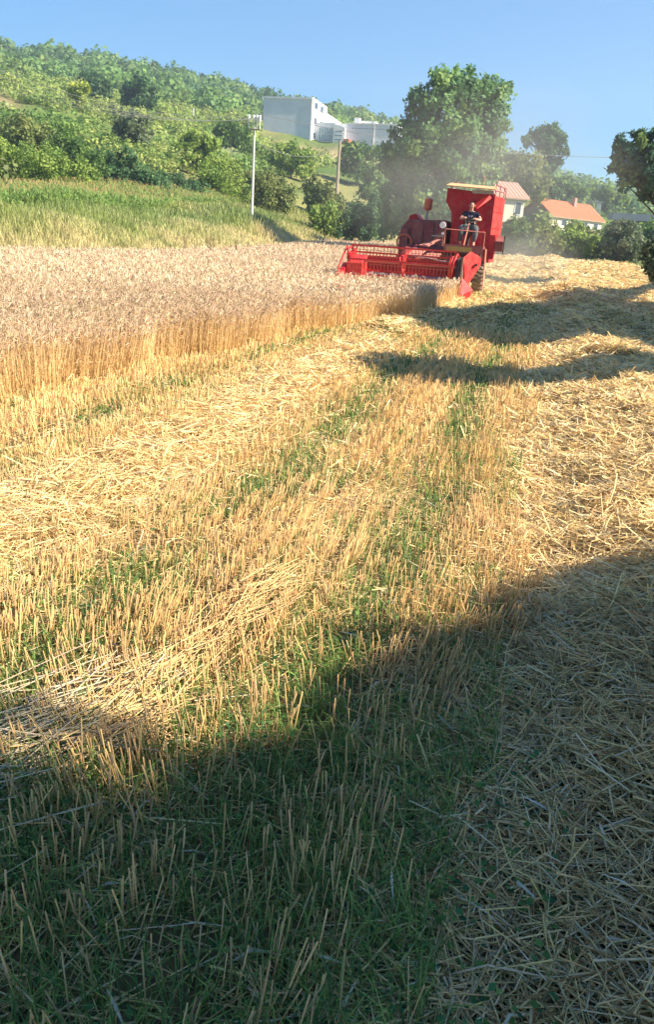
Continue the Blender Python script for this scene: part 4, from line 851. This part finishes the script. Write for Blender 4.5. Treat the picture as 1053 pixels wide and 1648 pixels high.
# face: nose, eyes, mouth, ears; cap of hair
fm = MB((0,0,0)); fm._add([(0,-.078,1.275),(-.015,-.076,1.235),(.015,-.076,1.235),(0,-.108,1.238)],[(0,1,3),(0,3,2),(1,2,3)]).build('nose',MT['skin'],pr)
for x in (-.03,.03): MB((0,0,0)).tube([(x,-.070,1.278),(x,-.082,1.278)],.010,8).build('eye',MT['hair'],pr)
MB((0,0,0)).box(-.024,.024,-.082,-.074,1.196,1.204).build('mouth',MT['dullred'],pr)
for x in (-.083,.083): MB((0,0,0)).tube([(x,.01,1.235),(x*1.12,.012,1.26),(x,.01,1.29)],[.008,.018,.008],8).build('ear',MT['skin'],pr,smooth=True)
skinned('hair',[(0,.03,1.28),(0,.028,1.345),(0,-.02,1.365)],[(0,1),(1,2)],[.088,.082,.058],MT['hair'],pr)
mb = MB((0,0,0))
for pl in ([(-.07,.955),(-.055,.915),(-.04,.94),(-.025,.915),(-.005,.955),(-.02,.955),(-.03,.935),(-.04,.955),(-.05,.935),(-.058,.955)],[(.01,.955),(.07,.955),(.07,.94),(.04,.935),(.07,.915),(.01,.915),(.01,.93),(.04,.93)]):
    mb.prism([(x,z) for x,z in pl],1,-.112,-.106)
mb.build('chest_print',MT['white'],pr)

# ------------------------------------------------------------------ buildings
def windows(parent, org, rects, face, pos, m, depth=.12, nm='window', frame=True):
    """rects (a0,a1,z0,z1) on a wall at pos; face 'y' looks to -Y, 'x' looks to +X"""
    for a0,a1,z0,z1 in rects:
        f = MB(org); t = .08; g = MB(org)
        for b0,b1,c0,c1 in ((a0,a1,z0,z0+t),(a0,a1,z1-t,z1),(a0,a0+t,z0+t,z1-t),(a1-t,a1,z0+t,z1-t)):
            (f.box(b0,b1,pos-.06,pos+.05,c0,c1) if face=='y' else f.box(pos-.05,pos+.06,b0,b1,c0,c1))
        fo = f.build(nm,MT['porcelain'],parent)
        (g.box(a0+t,a1-t,pos-.02,pos+.03,z0+t,z1-t) if face=='y' else g.box(pos-.03,pos+.02,a0+t,a1-t,z0+t,z1-t)); g.build('pane',m,fo)
# white factory on its terrace: measured from the photograph at about 215 m
p0 = at(498,226,212); K = ppm(498,226,212); gx,gy,gz = p0[0],p0[1],p0[2]-.3
fb = empty('factory_building',(gx,gy,gz)); tag(fb,'large white flat roofed factory with front toned grey for shade high on the hillside','building')
O = (gx,gy,gz); H1 = 61*K; W1 = 80*K
B = lambda: MB(O)
B().box(gx-W1,gx,gy,gy+14,gz-3,gz+H1).build('shaded_hall',MT['wallg'],fb)  # white hall given the greyer wall, shade put into its colour
B().box(gx+.01,gx+.35,gy-.2,gy+14,gz-3,gz+H1+.5).build('white_end_wall',MT['wallw'],fb)
B().box(gx-W1-.15,gx,gy-.25,gy+14.2,gz+H1,gz+H1+.4).build('parapet',MT['wallg'],fb)
windows(fb,O,[(gy+1.6+5.6*i,gy+4.6+5.6*i,gz+.9+3.4*j,gz+2.5+3.4*j) for i in range(2) for j in range(3)],'x',gx+.36,MT['glass'])
windows(fb,O,[(gx-W1*.62,gx-W1*.54,gz+.5,gz+1.4)],'y',gy-.01,MT['glass'])
# stepped white wing behind
B().prism([(gx+.4,gz-2),(gx+20*K+2,gz-2),(gx+62*K,gz-2),(gx+62*K,gz+36*K),(gx+30*K,gz+36*K),(gx+24*K,gz+42*K),(gx+.4,gz+55*K)],1,gy+9,gy+24).build('stepped_wing',MT['wallw'],fb)
B().box(gx+.5,gx+36*K,gy+3,gy+8.9,gz-2,gz+31*K).build('glazed_link',MT['wallg'],fb)
gl = B().box(gx+10*K,gx+34*K,gy+2.9,gy+2.97,gz+5*K,gz+24*K).build('glazing',MT['glassb'],fb)
for i in range(1,6): B().box(gx+(10+4*i)*K-.06,gx+(10+4*i)*K+.06,gy+2.84,gy+2.9,gz+5*K,gz+24*K).build('mullion',MT['wallg'],gl)
B().box(gx+10*K,gx+34*K,gy+2.84,gy+2.9,gz+14*K,gz+14.7*K).build('mullion',MT['wallg'],gl)
B().prism([(gx+37*K,gz-2),(gx+56*K,gz-2),(gx+56*K,gz+23*K),(gx+37*K,gz+29*K)],1,gy+1,gy+8.9).build('gabled_porch',MT['wallw'],fb)
windows(fb,O,[(gx+39*K,gx+53*K,gz+z*K,gz+(z+3)*K) for z in (4,10,16)],'y',gy+.98,MT['glassb'])
B().box(gx+57*K,gx+140*K,gy+3,gy+16,gz-2,gz+31*K).build('long_hall',MT['wallg'],fb)
B().box(gx+57*K,gx+140*K,gy+2.8,gy+16,gz+31*K+.01,gz+32.3*K).build('hall_fascia',MT['wallw'],fb)
B().box(gx+62*K,gx+96*K,gy+8,gy+15,gz+32.4*K,gz+40*K).build('roof_monitor',MT['wallw'],fb)
B().box(gx+62*K,gx+71*K,gy+6.5,gy+7.9,gz+32.4*K,gz+43*K).build('roof_box',MT['wallw'],fb)
B().box(gx+99*K,gx+122*K,gy+8,gy+12,gz+32.4*K,gz+37*K).build('roof_monitor',MT['wallw'],fb)
windows(fb,O,[(gx+(65+4.6*i)*K,gx+(68.2+4.6*i)*K,gz+23*K,gz+26*K) for i in range(15)],'y',gy+2.98,MT['glass'])
windows(fb,O,[(gx+(67+10*i)*K,gx+(70+10*i)*K,gz+5*K,gz+8*K) for i in range(7)],'y',gy+2.98,MT['glass'])
for i in (5,12): B().box(gx+(60+8*i)*K,gx+(60+8*i)*K+.3,gy+2.7,gy+2.98,gz-1,gz+31*K).build('downpipe',MT['concrete'],fb)
for px_ in (96,112,124): B().tube([(gx+px_*K,gy+5,gz+32*K),(gx+px_*K,gy+5,gz+37*K)],.35,8).build('roof_vent',MT['roofg'],fb)
B().box(gx+58*K,gx+66*K,gy-1,gy+2.6,gz-2,gz+6*K).build('shed_porch',MT['orange'],fb)

def house(name,label,x0,x1,y0,y1,zb,zw,zr,wall,gwall,roof,axis='y',over=.5,wins_x=(),wins_y=(),rz=0,chim=None):
    """ridge along local +Y: gable faces the camera (-Y) and one eave side faces +X; turned by rz about its near corner"""
    org=Vector(((x0+x1)/2,(y0+y1)/2,zb)); t = empty(name,org,rz); tag(t,label,'house')
    Bh = lambda: MB(org); xm=(x0+x1)/2
    if axis=='y':
        Bh().prism([(x0,zb-2),(x1,zb-2),(x1,zw),(xm,zr),(x0,zw)],1,y0,y1).build('wall',gwall,t)
        Bh().box(x1+.003,x1+.06,y0,y1,zb-2,zw-.02).build('side_wall',wall,t)
        s_=(zr-zw)/(x1-xm); 
        for sg,(xa) in ((1,x1),(-1,x0)):
            e = xa+sg*over; ze = zw-s_*over
            r_ = Bh().hexa([(xm,y0-over,zr+.03),(e,y0-over,ze+.03),(e,y1+over,ze+.03),(xm,y1+over,zr+.03),(xm,y0-over,zr+.2),(e,y0-over,ze+.2),(e,y1+over,ze+.2),(xm,y1+over,zr+.2)]).build('roof',roof,t)
            ts = MB(org); n=int((y1-y0+2*over)/.55)
            for i in range(n):
                y=y0-over+.28+i*.55; ts.hexa([(xm,y-.1,zr+.2),(e,y-.1,ze+.2),(e,y+.1,ze+.2),(xm,y+.1,zr+.2),(xm,y-.05,zr+.27),(e,y-.05,ze+.27),(e,y+.05,ze+.27),(xm,y+.05,zr+.27)])
            tag(ts.build('roof_tiles',roof,r_),kind='stuff')
            Bh().box(min(e-.04,e+.04),max(e-.04,e+.04),y0-over,y1+over,ze-.12,ze+.02).build('gutter',MT['wood'],r_)
    windows(t,org,wins_x,'x',x1+.07,MT['glass']); windows(t,org,wins_y,'y',y0-.01,MT['dark'])
    if chim: Bh().box(chim[0]-.35,chim[0]+.35,chim[1]-.35,chim[1]+.35,zw,zr+1.0).build('chimney',gwall,t)
    return t
# red-roofed brick house
D2=165; a=at(872,360,D2); b=at(927,358,D2); K2=ppm(900,350,D2); wz=at(927,349,D2)[2]; rz_=at(900,325,D2)[2]
# turned so its gable looks left of the camera and its eave side to the right
hw=54*K2/ math.cos(R(30)); 
house('brick_house','brick house with bright orange tiled roof behind the far bushes',a[0],a[0]+hw,a[1]-4,a[1]+12,min(a[2],b[2]),wz,rz_+.2,MT['cream'],MT['brick'],MT['roofo'],rz=R(-38),wins_x=[(a[1]-1+3.4*i,a[1]+.6+3.4*i,wz-1.8,wz-.7) for i in range(4)],chim=(a[0]+hw*.62,a[1]+6))
# white house behind the grain tank
D3=118; c0=at(800,345,D3); c1=at(862,338,D3); K3=ppm(830,325,D3); tz=at(862,318,D3)[2]; rz3=at(830,303,D3)[2]
house('white_house','cream house with faded orange roof partly hidden by the grain tank',c0[0]-9,c0[0]-1,c0[1]-6,c0[1]+9,c1[2]-.5,tz,rz3+.9,MT['cream'],MT['cream'],MT['roofp'],rz=R(-62),wins_x=[(c0[1]-4.4+3.0*i,c0[1]-3.4+3.0*i,tz-2.3,tz-.6) for i in range(5)])
# grey building between them, its dark roof edge
D4=185; g0=at(862,345,D4); g1=at(905,335,D4); g2=at(880,322,D4)[2]
def shed(name,label,x0,x1,y0,y1,zb,z1_,rf=.5,wall='wallg',wins=()):
    org=((x0+x1)/2,y0,zb); t=empty(name,org); tag(t,label,'building')
    MB(org).box(x0,x1,y0,y1,zb-2,z1_).build('wall',MT[wall],t); MB(org).hexa([(x0-.4,y0-.6,z1_+.01),(x1+.4,y0-.6,z1_+.01),(x1+.4,y1+.4,z1_+.4),(x0-.4,y1+.4,z1_+.4),(x0-.4,y0-.6,z1_+.01+rf),(x1+.4,y0-.6,z1_+.01+rf),(x1+.4,y1+.4,z1_+.4+rf),(x0-.4,y1+.4,z1_+.4+rf)]).build('roof',MT['roofg'],t)
    windows(t,org,wins,'y',y0-.01,MT['dark']); return t
shed('grey_outbuilding','grey flat roofed outbuilding between cream house and brick house',g0[0],g1[0],g0[1],g0[1]+8,g0[2]-1,g2-.8,.7,'wallg',[(g0[0]+1.2,g0[0]+2.4,g2-2.8,g2-1.6)])
D5=205; h0=at(925,335,D5); h1=at(968,335,D5); h2=at(945,322,D5)[2]
shed('grey_block','pale grey block showing just above the orange roof ridge',h0[0],h1[0],h0[1],h0[1]+8,h0[2]-3,h2-.5,.3,'wallw')
D6=120; s0=at(988,368,D6); s1=at(1080,372,D6); s2=at(1000,350,D6)[2]
shed('long_shed','long low grey shed under the dark tree at the right edge',s0[0],s1[0],s0[1],s0[1]+9,s0[2]-1.5,s2-.35,.9,'wood',[(s0[0]+1.5+2.4*i,s0[0]+2.9+2.4*i,s2-1.6,s2-.7) for i in range(4)])

# ------------------------------------------------------------------ poles and wires
def pole(px,pb,pt_x,pt,D,r,m,label,name,arms=True,ins=0):
    b=at(px,pb,D); z=z1(b[0],b[1]); top=at(pt_x,pt,D)[2]; t=empty(name,(b[0],b[1],z)); tag(t,label,'pole'); o=(b[0],b[1],z)
    MB(o).tube([(b[0],b[1],z-.5),(b[0],b[1],top)],[r*1.3,r*.8],10).build('shaft',m,t)
    if arms:
        L=10*ppm(pt_x,pt,D); ca=MB(o); ca.box(b[0]-L,b[0]+L,b[1]-.16,b[1]-.06,top-.25,top-.12); ca.build('crossarm',MT['wood'],t)
        for dx in ([-.9,-.1,.5,.95][:ins]):
            MB(o).tube([(b[0]+dx*L,b[1]-.11,top-.12),(b[0]+dx*L,b[1]-.11,top+.35),(b[0]+dx*L,b[1]-.11,top+.5),(b[0]+dx*L,b[1]-.11,top+.85),(b[0]+dx*L,b[1]-.11,top+.95)],[.03,.03,.10,.12,.05],8).build('insulator',MT['porcelain'],t)
    return np.array([b[0],b[1],top])
P1=pole(406,322,410,205,74,.10,MT['concrete'],'tall pale concrete power pole with white insulators on the left slope','power_pole',True,4)
P2=pole(544,280,547,226,130,.22,MT['wood'],'short tan wooden pole below the white factory','wooden_pole',False)
P3=pole(311,200,311,174,210,.18,MT['concrete'],'small distant pole on the hillside above the meadow patch','distant_pole',False)
P4=pole(371,300,371,236,98,.07,MT['wood'],'thin grey wire pole left of the pale concrete pole','thin_pole',False)
def wire(A,Bp,sag,lab,grp,r=.022):
    A=Vector(A);Bp=Vector(Bp); pts=[]
    for i in range(25):
        t=i/24; p=A.lerp(Bp,t); p.z-=sag*4*t*(1-t); pts.append(p)
    o=MB(A).tube(pts,r,4,False).build('power_line',MT['wire']); o.location=A; tag(o,lab,'power line',grp); return o
for py,dz,dx,which in ((88,.8,-.8,'topmost'),(100,.6,0,'second'),(112,.7,.5,'third'),(122,.8,.9,'lowest')):
    L0=at(-60,py,66); wire(L0,(P1[0]+dx,P1[1]-.1,P1[2]+dz),1.2,which+' of four power lines dropping from the left edge to the pale pole','lines left of the pale pole',.017)
e=at(1100,250,100); wire((P1[0],P1[1],P1[2]+1.1),at(1110,252,95),1.2,'dark power line crossing past the factory and tall tree to the right edge',None,.03)
wire((P1[0]+.3,P1[1],P1[2]-1.2),(P2[0],P2[1],P2[2]-.3),1.5,'sagging cable from the pale pole to the wooden pole',None,.03)

# ------------------------------------------------------------------ dust thrown up by the machine, and the air
def volume_mat(name, dens, col, noisy=None, aniso=.2):
    m=bpy.data.materials.new(name); m.use_nodes=True; t=m.node_tree; t.nodes.clear(); N=t.nodes; L=t.links
    out=N.new('ShaderNodeOutputMaterial'); v=N.new('ShaderNodeVolumePrincipled'); v.inputs['Color'].default_value=(*col,1); v.inputs['Anisotropy'].default_value=aniso; v.inputs['Density'].default_value=dens
    if noisy:
        tc=N.new('ShaderNodeTexCoord'); no=N.new('ShaderNodeTexNoise'); no.inputs['Scale'].default_value=noisy; no.inputs['Detail'].default_value=3; L.new(tc.outputs['Object'],no.inputs['Vector'])
        ln=N.new('ShaderNodeVectorMath'); ln.operation='LENGTH'; L.new(tc.outputs['Object'],ln.inputs[0])
        mr=N.new('ShaderNodeMapRange'); mr.inputs['From Min'].default_value=1; mr.inputs['From Max'].default_value=.15; mr.inputs['To Min'].default_value=0; mr.inputs['To Max'].default_value=1; L.new(ln.outputs['Value'],mr.inputs['Value'])
        m2=N.new('ShaderNodeMapRange'); m2.inputs['From Min'].default_value=.38; m2.inputs['From Max'].default_value=.68; m2.inputs['To Min'].default_value=.15; L.new(no.outputs['Fac'],m2.inputs['Value'])
        a=N.new('ShaderNodeMath'); a.operation='MULTIPLY'; L.new(mr.outputs[0],a.inputs[0]); L.new(m2.outputs[0],a.inputs[1])
        b=N.new('ShaderNodeMath'); b.operation='MULTIPLY'; b.inputs[1].default_value=dens; L.new(a.outputs[0],b.inputs[0]); L.new(b.outputs[0],v.inputs['Density'])
    L.new(v.outputs[0],out.inputs['Volume']); return m
def puff(c,s,dens,nz,label):
    import bmesh
    me=bpy.data.meshes.new('dust_cloud'); bm=bmesh.new(); bmesh.ops.create_icosphere(bm,subdivisions=3,radius=1); bm.to_mesh(me); bm.free(); me.materials.append(volume_mat('dust',dens,(.95,.90,.80),nz)); o=bpy.data.objects.new('dust_cloud',me); COL.objects.link(o); o.location=c; o.scale=s; return tag(o,label,'dust',None,'stuff')
puff((-3.8,41,5.0),(8.5,9,4.8),.068,1.6,'pale dust hanging behind the combine')
puff((-1.2,34.5,1.3),(3.2,5,1.7),.16,2.0,'dust rolling out low behind the wheel')
hb=MB((0,0,0)).box(-1500,1500,-600,1500,-40,260); 
ho=hb.build('haze',volume_mat('air',.00062,(.66,.82,1.0))); tag(ho,'thin summer haze',None,None,'stuff')
